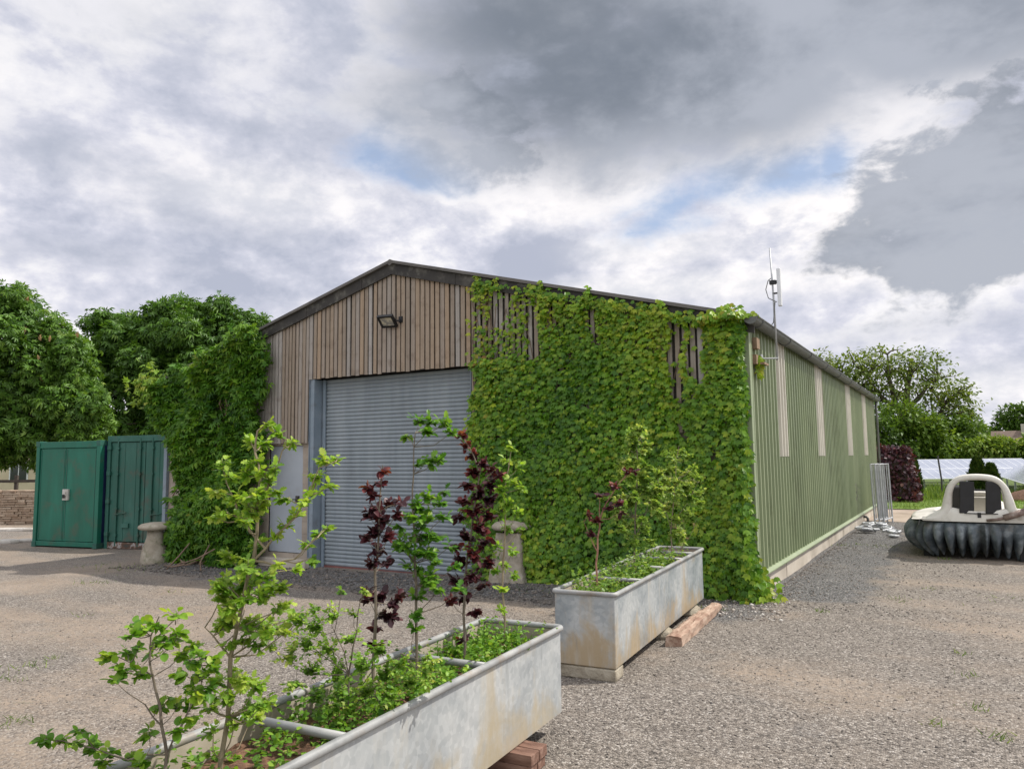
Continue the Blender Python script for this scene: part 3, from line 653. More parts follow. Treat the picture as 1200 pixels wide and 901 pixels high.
yd = np.stack([r.normal(0, .8, N), -.5 - r.uniform(0, .5, N), -.35 + r.normal(0, .45, N)], -1); zn = np.stack([r.normal(0, .45, N), -.7 * np.ones(N), .75 + r.normal(0, .4, N)], -1)
T = np.clip(.40 + .18 * ss(2.8, 4.2, Z) + .2 * (lump - .5) + r.normal(0, .18, N), 0, 1)
n2 = 110; x2 = r.normal(-13.8, .2, n2); P2 = np.stack([x2, YF - .2 - r.uniform(0, .4, n2), 3.25 + r.normal(0, .18, n2) + .15 * np.sin(x2 * 9)], -1)
creeper = thing('virginia_creeper', 'shaggy bright green creeper spilling down the left corner of the timber front', 'creeper', (-12.4, YF - .2, 0))
leaves('foliage', M_creep, creeper, LEAF_CREEPER, np.concatenate([P, P2]), np.concatenate([yd, np.stack([r.normal(-.3, .5, n2), r.normal(-.5, .3, n2), r.normal(-.2, .4, n2)], -1)]), np.concatenate([zn, np.tile([0, -.6, .8], (n2, 1))]),
       np.concatenate([r.uniform(.075, .15, N), r.uniform(.08, .14, n2)]), np.concatenate([T, r.uniform(.75, 1, n2)]))
mb = MB()
for i in range(16):
    x = rr.uniform(-12.9, -11.0); y = YF - .05; z = -.1; pts = [(x, YF - rr.uniform(.3, .9), -.11)]
    for k in range(20):
        z += rr.uniform(.14, .24); x = min(max(x + rr.uniform(-.16, .12), -13.6), -10.8)
        if z > roof_z(x) - .2: break
        pts.append((x, YF - .06 - rr.uniform(0, .25), z))
    mb.tube(pts, list(np.linspace(.022, .006, len(pts))), 6)
for pts in ([(-12.0, 8.75, -.1), (-11.8, 8.5, .02), (-11.5, 8.35, .0), (-11.1, 8.3, .10), (-10.9, 8.5, .25)], [(-11.7, 8.6, .3), (-11.65, 8.35, .1), (-11.75, 8.2, -.1)], [(-11.3, 8.7, .28), (-11.2, 8.45, .02), (-11.05, 8.35, -.1)], [(-12.1, 8.4, -.08), (-11.6, 8.2, -.05), (-11.2, 8.15, .02)]):
    mb.tube(pts, .013, 6)
mb.build('stem', M_vine, creeper, smooth=True)
# ------------------------------------------------------------------ shipping containers left of the barn
def gz(x, y): return float(hz(x, y))
M_cgreen = surf('emerald_painted_steel', [(.3, (.008, .100, .064)), (.55, (.012, .132, .086)), (.72, (.02, .155, .105))], 1.3, 7, (.38, .55), bmp=.06, bdist=.003, stretch=(2.5, 2.5, .6), dirt=((.07, .085, .055), 2.6, .6))
M_cgreen2 = surf('faded_dark_green_steel', [(.3, (.018, .085, .062)), (.55, (.028, .112, .085)), (.75, (.05, .145, .115))], 1.5, 8, (.45, .65), bmp=.1, bdist=.003, stretch=(2.0, 2.0, .7), dirt=((.10, .075, .055), 3.0, .6))
M_navy = surf('navy_painted_steel', [(.3, (.010, .018, .06)), (.7, (.018, .03, .085))], 2, 6, (.4, .55))
M_rusty = surf('rusty_edge', [(.35, (.045, .05, .045)), (.5, (.12, .06, .035)), (.62, (.35, .35, .34)), (.7, (.20, .10, .06))], 7, 8, (.7, .9), bmp=.4)
M_lock = surf('lock_plate', [(.3, (.40, .38, .34)), (.7, (.55, .53, .50))], 9)
def frame_fn(org, e, dep):
    org = np.array(org, float); e = np.array([e[0], e[1], 0.0]); d = np.array([dep[0], dep[1], 0.0])
    return lambda a, b, z: org + e * a + d * b + np.array([0, 0, z])
def fbox(mb, fn, a0, a1, b0, b1, z0, z1, tn=.5):
    vs = [fn(a, b, z) for z in (z0, z1) for a, b in ((a0, b0), (a1, b0), (a1, b1), (a0, b1))]
    mb.add(vs, [(0, 3, 2, 1), (4, 5, 6, 7), (0, 1, 5, 4), (1, 2, 6, 5), (2, 3, 7, 6), (3, 0, 4, 7)], tn)
E1 = np.array([.983, .182]); D1 = np.array([-.182, .983])
o1 = np.array([-19.37, 9.89, -.25]); cw, ch = 2.08, 2.50
c1 = thing('shipping_container', 'bright green steel container with double doors and a grey lock plate', 'container', o1)
fn = frame_fn(o1, E1, D1)
mb = MB()
fbox(mb, fn, 0, .11, 0, .12, 0, ch); fbox(mb, fn, .112, cw - .112, 0.004, .10, ch - .16, ch - .01); fbox(mb, fn, .112, cw - .112, .004, .12, 0.02, .13)
fbox(mb, fn, 0, cw, .13, .2, .05, ch - .02)
mb.build('end_frame', M_cgreen, c1, bevel=.008)
mb = MB(); fbox(mb, fn, cw - .11, cw, 0, .12, 0, ch); mb.build('end_post', M_cgreen, c1, bevel=.008)
mb = MB()
for k in range(18):                                     # corrugated navy side
    b0 = .124 + k * .13; fbox(mb, fn, cw - .05 - (.03 if k % 2 else 0), cw - .001 - (.03 if k % 2 else 0), b0, b0 + .131, .10, ch - .08)
fbox(mb, fn, cw - .10, cw + .002, .121, 2.46, ch - .079, ch - .01); fbox(mb, fn, cw - .10, cw + .002, .121, 2.46, 0, .099); fbox(mb, fn, cw - .1, cw + .004, .122, .30, .11, ch - .09)
mb.build('side_wall', M_navy, c1)
mb = MB()
fbox(mb, fn, 0, .04, .14, 2.46, .02, ch - .03); fbox(mb, fn, .05, cw - .11, .21, 2.46, ch - .06, ch - .03); fbox(mb, fn, .05, cw - .11, 2.42, 2.46, .02, ch - .07); fbox(mb, fn, .05, cw - .11, .21, 2.4, .02, .06)
mb.build('shell', M_cgreen, c1)
for a0, a1 in ((.125, .955), (.965, cw - .125)):
    mb = MB(); fbox(mb, fn, a0, a1, .03, .075, .14, ch - .17)
    dr_ = mb.build('door', M_cgreen, c1, bevel=.006)
    mb = MB(); fbox(mb, fn, a0 + .03, a0 + .045, .024, .029, .18, ch - .21); fbox(mb, fn, a1 - .045, a1 - .03, .024, .029, .18, ch - .21); mb.build('door_seal', M_cgreen2, dr_)
mb = MB(); fbox(mb, fn, .955, 1.13, -.03, .029, 1.10, 1.36); fbox(mb, fn, 1.0, 1.09, -.05, -.03, 1.2, 1.3); lk = mb.build('lock_plate', M_lock, c1, bevel=.01)
mb = MB(); fbox(mb, fn, 1.01, 1.07, -.075, -.051, 1.15, 1.24); mb.build('padlock', M_black, lk, bevel=.008)
for a in (0, cw):
    for z in (0, ch - .11):
        mb = MB(); fbox(mb, fn, a - .12 * (a > 0) - .006 * (a == 0), a + .12 * (a == 0) + .006 * (a > 0), -.012, .17, z - .004, z + .118); fbox(mb, fn, a + (.03 if a == 0 else -.09), a + (.09 if a == 0 else -.03), -.014, -.0125, z + .03, z + .09); mb.build('corner_casting', M_cgreen2, c1, bevel=.01)
o2 = o1 + np.array([*(E1 * (cw + .06) + D1 * .14), -.02])
c2 = thing('shipping_container', 'dull dark green container with locking bars beside the barn corner', 'container', o2)
fn = frame_fn(o2, E1, D1); w2, h2 = 2.3, 2.62
mb = MB(); fbox(mb, fn, 0, .10, 0, .12, 0, h2); fbox(mb, fn, w2 - .1, w2, 0, .12, 0, h2); fbox(mb, fn, .102, w2 - .102, .0, .12, h2 - .14, h2 - .004); fbox(mb, fn, 0, w2, .08, 2.4, .17, h2 - .03); mb.build('shell', M_cgreen2, c2, bevel=.006)
mb = MB(); fbox(mb, fn, .102, w2 - .102, .0, .1, .02, .16); mb.build('sill', M_rusty, c2, bevel=.006)
for a0, a1 in ((.115, 1.14), (1.16, w2 - .115)):
    mb = MB(); fbox(mb, fn, a0, a1, .03, .07, .18, h2 - .16); fbox(mb, fn, a0 + .3, a0 + .42, .022, .03, .19, h2 - .17); fbox(mb, fn, a0 + .62, a0 + .76, .022, .03, .19, h2 - .17)
    d2 = mb.build('door', M_cgreen2, c2, bevel=.005)
    for q in (.22, .88):
        mb = MB(); mb.tube([fn(a0 + q * (a1 - a0), .005, .08), fn(a0 + q * (a1 - a0), .005, h2 - .06)], .02, 8)
        for z in (.3, .9, 1.7, 2.3): fbox(mb, fn, a0 + q * (a1 - a0) - .04, a0 + q * (a1 - a0) + .04, -.022, .03, z, z + .05)
        lb = mb.build('locking_bar', M_cgreen2, d2)
    mb = MB(); mb.tube([fn(a0 + .22 * (a1 - a0), -.02, .80), fn(a0 + .22 * (a1 - a0) + .34, -.03, .84)], .014, 6); mb.build('handle', M_cgreen2, d2); mb = MB(); fbox(mb, fn, a0 + .4, a0 + .62, -.02, .028, .50, .60); mb.build('latch_box', M_cgreen2, d2)
    for z in (.3, 1.05, 1.7, 2.3):
        mb = MB(); fbox(mb, fn, a0 - .09 if a0 < 1 else a1 + .0, a0 + .02 if a0 < 1 else a1 + .10, -.03, .028, z, z + .09); mb.build('hinge', M_cgreen2, d2, bevel=.005)

# ------------------------------------------------------------------ staddle stones
M_stad = surf('lichened_stone', [(.28, (.22, .19, .145)), (.5, (.34, .30, .235)), (.72, (.47, .43, .36))], 4.5, 9, (.9, .97), bmp=.9, bdist=.015, bscale=28, dirt=((.13, .14, .07), 6, .7))
def staddle(x, y, h, rb, rt, rc, label, seed, sq=False):
    z = gz(x, y); s = thing('staddle_stone', label, 'staddle stone', (x, y, z), 0, None)
    n = 4 if sq else 22
    if sq:
        mb = MB(); rows = []
        for q, zz in ((1, -.05), (.98, .1), (.86, h * .45), (.7, h - .16)):
            rows.append([(x + (rb + (rt - rb) * (1 - (1 - q) / .3 if 0 else min(1, max(0, zz / h)))) * a, y + (rb + (rt - rb) * min(1, max(0, zz / h))) * b, z + zz) for a, b in ((-1, -.8), (1, -.8), (1, .8), (-1, .8))])
        mb.grid(rows, closed=True); mb.add([rows[-1][i] for i in range(4)], [(0, 1, 2, 3)]); mb.build('base', M_stad, s, bevel=.03)
    else:
        MB().lathe([(rb, -.06), (rb * .97, .05), (rb * .9, h * .3), (rt * 1.04, h * .65), (rt, h - .12)], (x, y, z), 22, .05, seed).build('base', M_stad, s, smooth=True)
    MB().lathe([(rt * .9, h - .13), (rc * .9, h - .115), (rc, h - .085), (rc * .98, h - .05), (rc * .8, h - .012), (rc * .4, h + .012), (.02, h + .018)], (x, y, z), 30, .035, seed + 3).build('cap', M_stad, s, smooth=True)
p = on_z(181, 659, -.11); staddle(p[0], p[1], .72, .25, .14, .29, 'mushroom shaped staddle stone under the creeper beside the dark green container', 2)
p = on_z(597, 684, -.05); staddle(p[0], p[1] + .1, .84, .29, .17, .30, 'broad staddle stone with a grey cap between the shutter and the ivy', 8, True)

# ------------------------------------------------------------------ left background
M_dry = surf('dry_stone', [(.28, (.20, .145, .10)), (.5, (.32, .24, .175)), (.72, (.44, .35, .27))], 6, 7, (.9, .97), bmp=.8, bdist=.02, bscale=25, tintmix=(.55, [(0, (.19, .125, .085)), (.5, (.32, .24, .175)), (1, (.47, .39, .30))]))
wl = thing('dry_stone_wall', 'low rubble stone wall of brown flat stones left of the green container', 'stone wall', (-30.5, 13.5, -.3))
mb = MB(); rr = random.Random(8)
dirw = np.array([RH[0], RH[1], 0]); dirn = np.array([VH[0], VH[1], 0])
wc = at_d(20, 560, 25.2); wc[2] = -.3
for row in range(15):
    s = -4.0; z = row * .078
    while s < 3.6:
        L = rr.uniform(.14, .42); mb.obox(wc + dirw * (s + L / 2) + dirn * rr.uniform(-.03, .03) + np.array([0, 0, z + .035]), dirw + dirn * rr.uniform(-.05, .05), dirn, (rr.uniform(-.04, .04), rr.uniform(-.04, .04), 1), L / 2 - .006, .20, .036 + rr.uniform(-.006, .006), rr.uniform(0, 1)); s += L
mb.build('masonry', M_dry, wl, bevel=.008, seg=1)
M_pale = surf('pale_stone', [(.3, (.36, .33, .29)), (.7, (.56, .53, .49))], 5, 7, (.85, .95), bmp=.7, bdist=.02, bscale=18)
labels = ['long pale kerb stone lying in front of the stone wall', 'pale rubble block at the left edge by the stone wall', 'small flat pale slab beside the green container corner']
for (px, py, hx, hy, hz_), lb in zip(((16, 622, .62, .16, .10), (8, 636, .30, .2, .10), (30, 634, .28, .16, .07)), labels):
    p = on_z(px, py, -.26); k = MB(); k.lathe([(hx * .96, 0), (hx, hz_ * .5), (hx * .93, hz_), (hx * .5, hz_ * 1.12), (.03, hz_ * 1.14)], (0, 0, 0), 14, .10, int(px))
    k.v = [tuple(p + dirw * v[0] + dirn * v[1] * hy / hx + np.array([0, 0, v[2] - .02])) for v in k.v]
    ob = thing('stone_block', lb, 'stone', p); k.build('block', M_pale, ob, bevel=.01)
M_rail = surf('dark_rail_timber', [(.3, (.035, .028, .022)), (.7, (.075, .06, .048))], 6, 6, (.8, .95))
fc = at_d(15, 555, 27.2); fc[2] = -.3
rf = thing('rail_fence', 'dark timber rail fence behind the stone wall under the chestnut', 'fence', fc)
mb = MB()
for z in (.95, 1.42): mb.obox(fc + np.array([0, 0, z + .0]), dirw, dirn, (0, 0, 1), 3.2, .02, .05)
mb.build('rail', M_rail, rf)
for s in (-2.8, -1.35, .1, 1.55, 3.0):
    MB().obox(fc + dirw * s + dirn * .07 + np.array([0, 0, .8]), dirw, dirn, (0, 0, 1), .05, .05, .83).build('post', M_rail, rf)
M_cream = surf('cream_render', [(.3, (.50, .42, .30)), (.7, (.58, .50, .37))], 1.5, 6, (.85, .95))
M_tile = surf('brown_roof_tiles', [(.3, (.10, .07, .055)), (.7, (.19, .14, .11))], 3, 7, (.8, .95), bmp=.5, bscale=12)
M_pane, t, out = material('window_pane'); principled(t, out, (.02, .025, .03), .08, 0, .6)
hc = at_d(-30, 552, 44.0); hc[2] = -.3
ch_ = thing('cottage', 'cream rendered cottage wall glimpsed beneath the left chestnut tree', 'house', hc)
def lb(mb, c, a0, a1, b0, b1, z0, z1): fbox(mb, lambda a, b, z: c + dirw * a + dirn * b + np.array([0, 0, z]), a0, a1, b0, b1, z0, z1)
mb = MB(); lb(mb, hc, -7, 4.2, 0, 6, 0, 2.9); mb.build('wall', M_cream, ch_)
mb = MB(); mb.prism([(-.4, 2.9), (6.4, 2.9), (3, 5.4)], lambda b, z, a: hc + dirw * a + dirn * b + np.array([0, 0, z]), -7.3, 4.5); mb.build('roof', M_tile, ch_)
for a in (-4.5, -.5, 2.6):
    mb = MB(); lb(mb, hc, a - .55, a + .55, -.04, .02, 1.0, 2.2); w_ = mb.build('window', M_white, ch_); mb = MB(); lb(mb, hc, a - .47, a - .03, -.052, -.042, 1.08, 2.12); lb(mb, hc, a + .03, a + .47, -.052, -.042, 1.08, 2.12); mb.build('pane', M_pane, w_)

# ------------------------------------------------------------------ trees
M_bark = surf('tree_bark', [(.3, (.055, .042, .032)), (.7, (.13, .105, .08))], 4, 8, (.9, .97), bmp=.9, bdist=.03, bscale=14, stretch=(3, 3, .7))
def tree(name, label, cat, base, lobes, trunk, leaf, mat, nleaf, size, seed, trange=(.1, .8), inner=.55, droop=.5, limb_n=26, gap=0.0, group=None, r0=.25, sub_=0):
    """lobes: (centre, radii) ellipsoids that make up the crown; leaves fill the outer shell of each"""
    r = np.random.default_rng(seed); base = np.array(base, float)
    tr = thing(name, label, cat, base, 0, group)
    if sub_:                                        # every big lobe carries smaller sprays that break its outline
        more = []
        for c_, R_ in lobes:
            for q in unit(r.normal(0, 1, (sub_, 3))):
                f_ = r.uniform(.26, .46); more.append((np.array(c_) + q * np.array(R_) * r.uniform(.75, 1.02), tuple(np.array(R_) * f_)))
        lobes = [(c_, tuple(np.array(R_) * .86)) for c_, R_ in lobes] + more
    vol = np.array([l[1][0] * l[1][1] + l[1][1] * l[1][2] + l[1][0] * l[1][2] for l in lobes]); vol = vol / vol.sum()
    which = r.choice(len(lobes), nleaf, p=vol)
    Cn = np.array([l[0] for l in lobes], float)[which]; Rd = np.array([l[1] for l in lobes], float)[which]
    d = unit(r.normal(0, 1, (nleaf, 3))); rad = inner + (1 - inner) * r.uniform(0, 1, nleaf) ** .6
    ph = r.uniform(0, 6.28, 6)
    # the shell is broken into sprays of leaves with hollows between them
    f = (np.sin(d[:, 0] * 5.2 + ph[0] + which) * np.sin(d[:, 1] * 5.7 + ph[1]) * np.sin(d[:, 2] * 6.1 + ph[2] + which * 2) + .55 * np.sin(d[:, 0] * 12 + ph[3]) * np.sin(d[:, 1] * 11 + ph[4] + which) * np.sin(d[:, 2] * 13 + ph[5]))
    P = Cn + d * Rd * (rad * (1 + .16 * f))[:, None] + r.normal(0, .14, (nleaf, 3)) * max(size, .36) * 2
    keep = (f > -.25 - (1 - gap) * 2 * (1 - .25)) if gap <= 0 else (f > np.quantile(f, gap))
    keep &= P[:, 2] > base[2] + .3
    P, d, rad, f, which = P[keep], d[keep], rad[keep], f[keep], which[keep]; n = len(P)
    y = d * .6 + r.normal(0, .45, (n, 3)); y[:, 2] -= droop
    z = d * .5 + np.array([0, 0, .9]) + r.normal(0, .35, (n, 3))
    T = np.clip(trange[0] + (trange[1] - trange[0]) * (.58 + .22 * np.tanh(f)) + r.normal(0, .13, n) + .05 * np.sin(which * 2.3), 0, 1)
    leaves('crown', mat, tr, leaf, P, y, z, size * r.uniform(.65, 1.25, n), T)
    mb = MB()
    for pts, ra in trunk: mb.tube(pts, ra, 8)
    tips = P[r.choice(n, limb_n)]; sp = np.array([p for pts, _ in trunk for p in pts[1:]])
    for q in tips:
        low = sp[sp[:, 2] < q[2] - .1] if (sp[:, 2] < q[2] - .1).any() else sp
        s = low[np.argmin(((low - q) ** 2).sum(1))]; L = np.linalg.norm(q - s)
        mid = (s + q) / 2 + np.array([0, 0, .12 * L]) + r.normal(0, .05, 3) * L; a = r0 * .28
        mb.tube([s, (s + mid) / 2 + r.normal(0, .03, 3) * L, mid, (mid + q) / 2 + r.normal(0, .03, 3) * L, q], [a, a * .8, a * .6, a * .4, a * .15], 5)
    mb.build('trunk', M_bark, tr)
    return tr
def W3(px, py, D): return at_d(px, py, D)
def lobe(px, py, D, rx, rz, dd=None):
    s = D / FPX; return (at_d(px, py, D), (rx * s, (dd if dd else rx * s), rz * s))
M_ches = leafmat('chestnut_leaf', [(0, (.022, .062, .012)), (.35, (.058, .140, .019)), (.7, (.120, .235, .034)), (.9, (.19, .31, .06)), (1, (.26, .36, .09))], .28, .42, .5)
M_flower = leafmat('chestnut_flower', [(0, (.30, .18, .10)), (1, (.55, .42, .28))], .3, .6, .2)
D = 31.0; b = at_d(74, 572, D); b[2] = -.3
lob = [lobe(20, 390, D, 62, 50), lobe(75, 430, D, 44, 42), lobe(30, 460, D, 62, 48), lobe(90, 475, D - .8, 38, 40), lobe(-25, 440, D, 60, 70), lobe(45, 520, D, 50, 30), lobe(0, 500, D, 60, 42), lobe(100, 520, D, 26, 26), lobe(-5, 360, D, 44, 26)]
tk = [([b - [0, 0, .2], at_d(73, 540, D), at_d(66, 500, D), at_d(52, 450, D), at_d(35, 400, D), at_d(25, 365, D)], [.27, .23, .2, .16, .1, .04]), ([at_d(66, 505, D), at_d(85, 470, D), at_d(92, 440, D)], [.12, .09, .03]), ([at_d(64, 500, D), at_d(30, 480, D), at_d(-10, 450, D), at_d(-30, 420, D)], [.14, .1, .08, .03])]
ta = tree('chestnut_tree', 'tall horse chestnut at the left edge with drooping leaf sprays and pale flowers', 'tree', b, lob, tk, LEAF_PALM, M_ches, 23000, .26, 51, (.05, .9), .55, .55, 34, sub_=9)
r = np.random.default_rng(77); n = 90
cl_ = np.array([lob[i][0] for i in (0, 1, 2, 4)])[r.integers(0, 4, n)]; d = unit(r.normal(0, 1, (n, 3))); d[:, 1] = -abs(d[:, 1])
P = cl_ + d * np.array([1.9, 1.6, 1.5]); n5 = 5
for q in P[:60]:
    leaves('flower_spike', M_flower, ta, LEAF_SMALL, np.repeat(q[None], 6, 0) + r.normal(0, .012, (6, 3)) + np.linspace(0, .12, 6)[:, None] * np.array([0, 0, 1]), np.tile([0, 0, 1.0], (6, 1)) + r.normal(0, .25, (6, 3)), r.normal(0, 1, (6, 3)), r.uniform(.12, .22, 6), r.uniform(0, 1, 6))
D = 37.0; b = at_d(215, 560, D); b[2] = -.3
lob = [lobe(150, 420, D, 44, 44), lobe(205, 395, D, 62, 40), lobe(265, 400, D, 50, 44), lobe(140, 470, D - 1, 36, 44), lobe(195, 455, D - 1, 48, 44), lobe(255, 460, D, 60, 48), lobe(300, 430, D, 40, 50), lobe(165, 510, D - 1, 44, 26), lobe(215, 375, D, 34, 24), lobe(130, 385, D, 26, 20), lobe(290, 382, D, 24, 18)]
tk = [([b - [0, 0, .2], at_d(214, 520, D), at_d(208, 470, D), at_d(205, 420, D), at_d(208, 375, D)], [.32, .28, .22, .14, .04]), ([at_d(212, 500, D), at_d(160, 460, D), at_d(145, 410, D)], [.16, .12, .03]), ([at_d(210, 490, D), at_d(255, 450, D), at_d(275, 390, D)], [.16, .12, .03])]
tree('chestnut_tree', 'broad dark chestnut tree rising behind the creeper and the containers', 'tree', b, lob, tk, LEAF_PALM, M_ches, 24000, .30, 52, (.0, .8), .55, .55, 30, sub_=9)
# ------------------------------------------------------------------ galvanised troughs
def trough_mat(name, base, ochre, amount):
    m, t, out = material(name); co = objco(t)
    v = t.n('ShaderNodeTexVoronoi', {'Vector': co, 'Scale': 34.0}); sp = t.n('ShaderNodeSeparateColor', {0: v.outputs['Color']}).outputs[0]
    n1 = t.noise(co, 2.2, 7, .6, .3); n2 = t.noise(t.scalev(co, (3.5, 3.5, .45)), 2.4, 7, .6); n3 = t.noise(t.vm('ADD', co, (4, 1, 2)), 1.7, 8, .65, .6)
    col = t.ramp(n1, base); col = t.mix(.24, col, t.ramp(sp, [(0, (.24, .27, .30)), (1, (.62, .64, .65))]))
    z = t.n('ShaderNodeSeparateXYZ', {0: co}).outputs[2]
    low = t.m('ADD', t.m('MULTIPLY', t.rng(z, .42, .02), .11), t.m('ADD', t.m('MULTIPLY', n3, .65), t.m('MULTIPLY', n2, .35)))
    col = t.mix(t.m('MULTIPLY', t.rng(low, .50, .66), amount), col, ochre)
    col = t.mix(t.m('MULTIPLY', t.rng(n2, .54, .70), .45), col, (.52, .525, .50))
    col = t.mix(t.m('MULTIPLY', t.rng(t.noise(t.scalev(co, (9, 9, .7)), 2.0, 6, .7), .60, .70), .40), col, (.22, .23, .225))
    principled(t, out, col, t.rng(n1, .3, .7, .42, .62), .25, .45, bump(t, t.m('ADD', t.noise(co, 2.2, 3), t.m('MULTIPLY', t.noise(co, 9, 4), .3)), .22, .03)); return m
GB = [(.34, (.18, .215, .23)), (.5, (.30, .33, .34)), (.66, (.44, .455, .445))]
GB1 = [(.34, (.30, .325, .34)), (.5, (.42, .44, .44)), (.66, (.52, .525, .51))]
M_tr1 = trough_mat('pale_galvanised_sheet', GB1, (.43, .36, .24), .85); M_tr2 = trough_mat('blue_galvanised_sheet', GB, (.40, .30, .17), .85)
M_rim = surf('galvanised_rim', [(.3, (.20, .205, .205)), (.5, (.29, .295, .29)), (.72, (.38, .38, .37))], 5, 7, (.4, .6), metal=.1, bmp=.1, dirt=((.26, .20, .14), 6, .6))
M_soil = surf('bark_and_soil', [(.3, (.05, .028, .018)), (.5, (.13, .07, .042)), (.7, (.23, .13, .08))], 22, 8, (.95, 1), bmp=1.0, bdist=.02, bscale=45)
M_inn = surf('lime_stained_inside', [(.3, (.30, .26, .20)), (.6, (.42, .37, .30)), (.75, (.50, .45, .38))], 4, 7, (.7, .85))
def rrect(w, l, rad, n=5):
    pts = []
    for cx_, cy_, a0 in ((w / 2 - rad, l / 2 - rad, 0), (-w / 2 + rad, l / 2 - rad, PI / 2), (-w / 2 + rad, -l / 2 + rad, PI), (w / 2 - rad, -l / 2 + rad, 1.5 * PI)):
        for k in range(n + 1):
            a = a0 + PI / 2 * k / n; pts.append((cx_ + rad * math.cos(a), cy_ + rad * math.sin(a)))
    return pts
def trough(label, c, rz, w, L, z0, H, mat, tubes, seed):
    tr = thing('cattle_trough', label, 'trough', (c[0], c[1], z0), rz, 'galvanised troughs used as planters')
    O = rrect(w, L, .012); I = rrect(w - .012, L - .012, .01); B = rrect(w - .03, L - .03, .012)
    mb = MB(); mb.grid([[(x, y, .0) for x, y in B], [(x, y, .012) for x, y in O], [(x, y, H) for x, y in O]], closed=True)
    mb.add([(x, y, 0) for x, y in B], [tuple(range(len(B) - 1, -1, -1))]); mb.build('body', mat, tr, local=True)
    MB().grid([[(x, y, H) for x, y in I], [(x, y, .1) for x, y in I]], closed=True).build('lining', M_inn, tr, local=True)
    RR = rrect(w + .012, L + .012, .03, 6)
    MB().tube([(x, y, H) for x, y in RR], .019, 10, closed=True).build('rim', M_rim, tr, local=True, smooth=True)
    for y in tubes: MB().tube([(-w / 2 + .008, y, H - .012), (w / 2 - .008, y, H - .012)], .019, 10).build('cross_tube', M_rim, tr, local=True, smooth=True)
    r = np.random.default_rng(seed); xs = np.linspace(-w / 2 + .008, w / 2 - .008, 16); ys = np.linspace(-L / 2 + .008, L / 2 - .008, 90)
    X, Y = np.meshgrid(xs, ys); Z = H - .105 + .018 * np.sin(X * 11 + Y * 5) * np.sin(Y * 7) + r.normal(0, .007, X.shape)
    mb = MB(); mb.grid([[(X[i, j], Y[i, j], Z[i, j]) for j in range(16)] for i in range(90)]); mb.build('soil', M_soil, tr, local=True)
    return tr
U1 = np.array([-.0624, .998]); N1 = np.array([-.998, -.0624]); L1, W1 = 3.2, .55
R1 = np.array([-2.23, 4.33]); C1 = R1 + N1 * W1 / 2 - U1 * L1 / 2
U2 = np.array([-.0802, .9968]); N2 = np.array([-.9968, -.0802]); L2, W2 = 3.156, .50
R2 = np.array([-2.347, 5.464]); C2 = R2 + N2 * W2 / 2 + U2 * L2 / 2
Z1, H1, Z2, H2 = .12, .52, .092, .56
trough('pale galvanised trough in the foreground planted with copper and green saplings', C1, math.atan2(.0624, .998), W1, L1, Z1, H1, M_tr1, (.67, -.45), 3)
trough('blue grey galvanised trough with ochre stains standing before the ivy', C2, math.atan2(.0802, .9968), W2, L2, Z2, H2, M_tr2, (-.78, .02, .70, 1.2), 4)
def on_tr(k, s, a, z):        # along the trough from its far (1) or front (2) end, across from its middle
    if k == 1: p = R1 + N1 * W1 / 2 - U1 * s - N1 * a
    else: p = R2 + N2 * W2 / 2 + U2 * s - N2 * a
    return np.array([p[0], p[1], z])
# what the troughs stand on
M_slp = surf('old_red_timber', [(.3, (.10, .048, .034)), (.5, (.19, .105, .075)), (.72, (.30, .19, .145))], 5, 8, (.8, .95), bmp=.7, bdist=.006, bscale=40, stretch=(1, 6, 6))
M_beam = surf('split_pale_timber', [(.3, (.22, .13, .09)), (.5, (.36, .25, .185)), (.72, (.48, .37, .29))], 4, 8, (.8, .95), bmp=.8, bdist=.008, bscale=30, stretch=(7, 1, 7), dirt=((.17, .07, .045), 4, .6))
def bar(name, label, cat, c, u, half, mat, bev=.006, group=None, tilt=0.0):
    u = np.array([u[0], u[1], tilt]); u /= np.linalg.norm(u); s = np.cross([0, 0, 1.0], u); s /= np.linalg.norm(s)
    o = MB().obox(np.array(c), u, s, np.cross(u, s), *half)
    k = thing(name, label, cat, c, 0, group); b_ = o.build(name + '_block' if 0 else 'block', mat, k, bevel=bev); return k
for s_, tx in ((.66, 'nearest the trough end'), (2.45, 'under the near end')):
    for i in range(2):
        for j in range(2 if s_ < 1 else 1):
            c = on_tr(1, s_ - j * .105, .0 + .06, 0.031 + i * .059); c[2] = gz(c[0], c[1]) + .029 + i * .0585
            nm = {(.66, 0, 0): 'lower reddish timber bearer under the pale foreground trough', (.66, 1, 0): 'upper reddish timber bearer under the pale foreground trough', (.66, 0, 1): 'lower rear timber bearer behind the stack under the pale trough', (.66, 1, 1): 'upper rear timber bearer behind the stack under the pale trough'}.get((s_, i, j), ['lower', 'upper'][i] + ' timber bearer under the near end of the pale trough')
            bar('timber_bearer', nm, 'timber block', c, N1, (.33 + .012 * i, .048, .0285), M_slp, .004, 'timber bearers under the pale trough')
M_cblk = surf('pitted_concrete', [(.3, (.17, .145, .105)), (.5, (.31, .27, .205)), (.72, (.43, .39, .31))], 7, 8, (.9, .97), bmp=1.0, bdist=.02, bscale=22)
c = on_tr(2, .10, -.0, .045); c[2] = gz(c[0], c[1]) + .045
bar('concrete_block', 'pitted concrete block under the front end of the blue grey trough', 'concrete block', c, N2, (.245, .10, .046), M_cblk, .012)
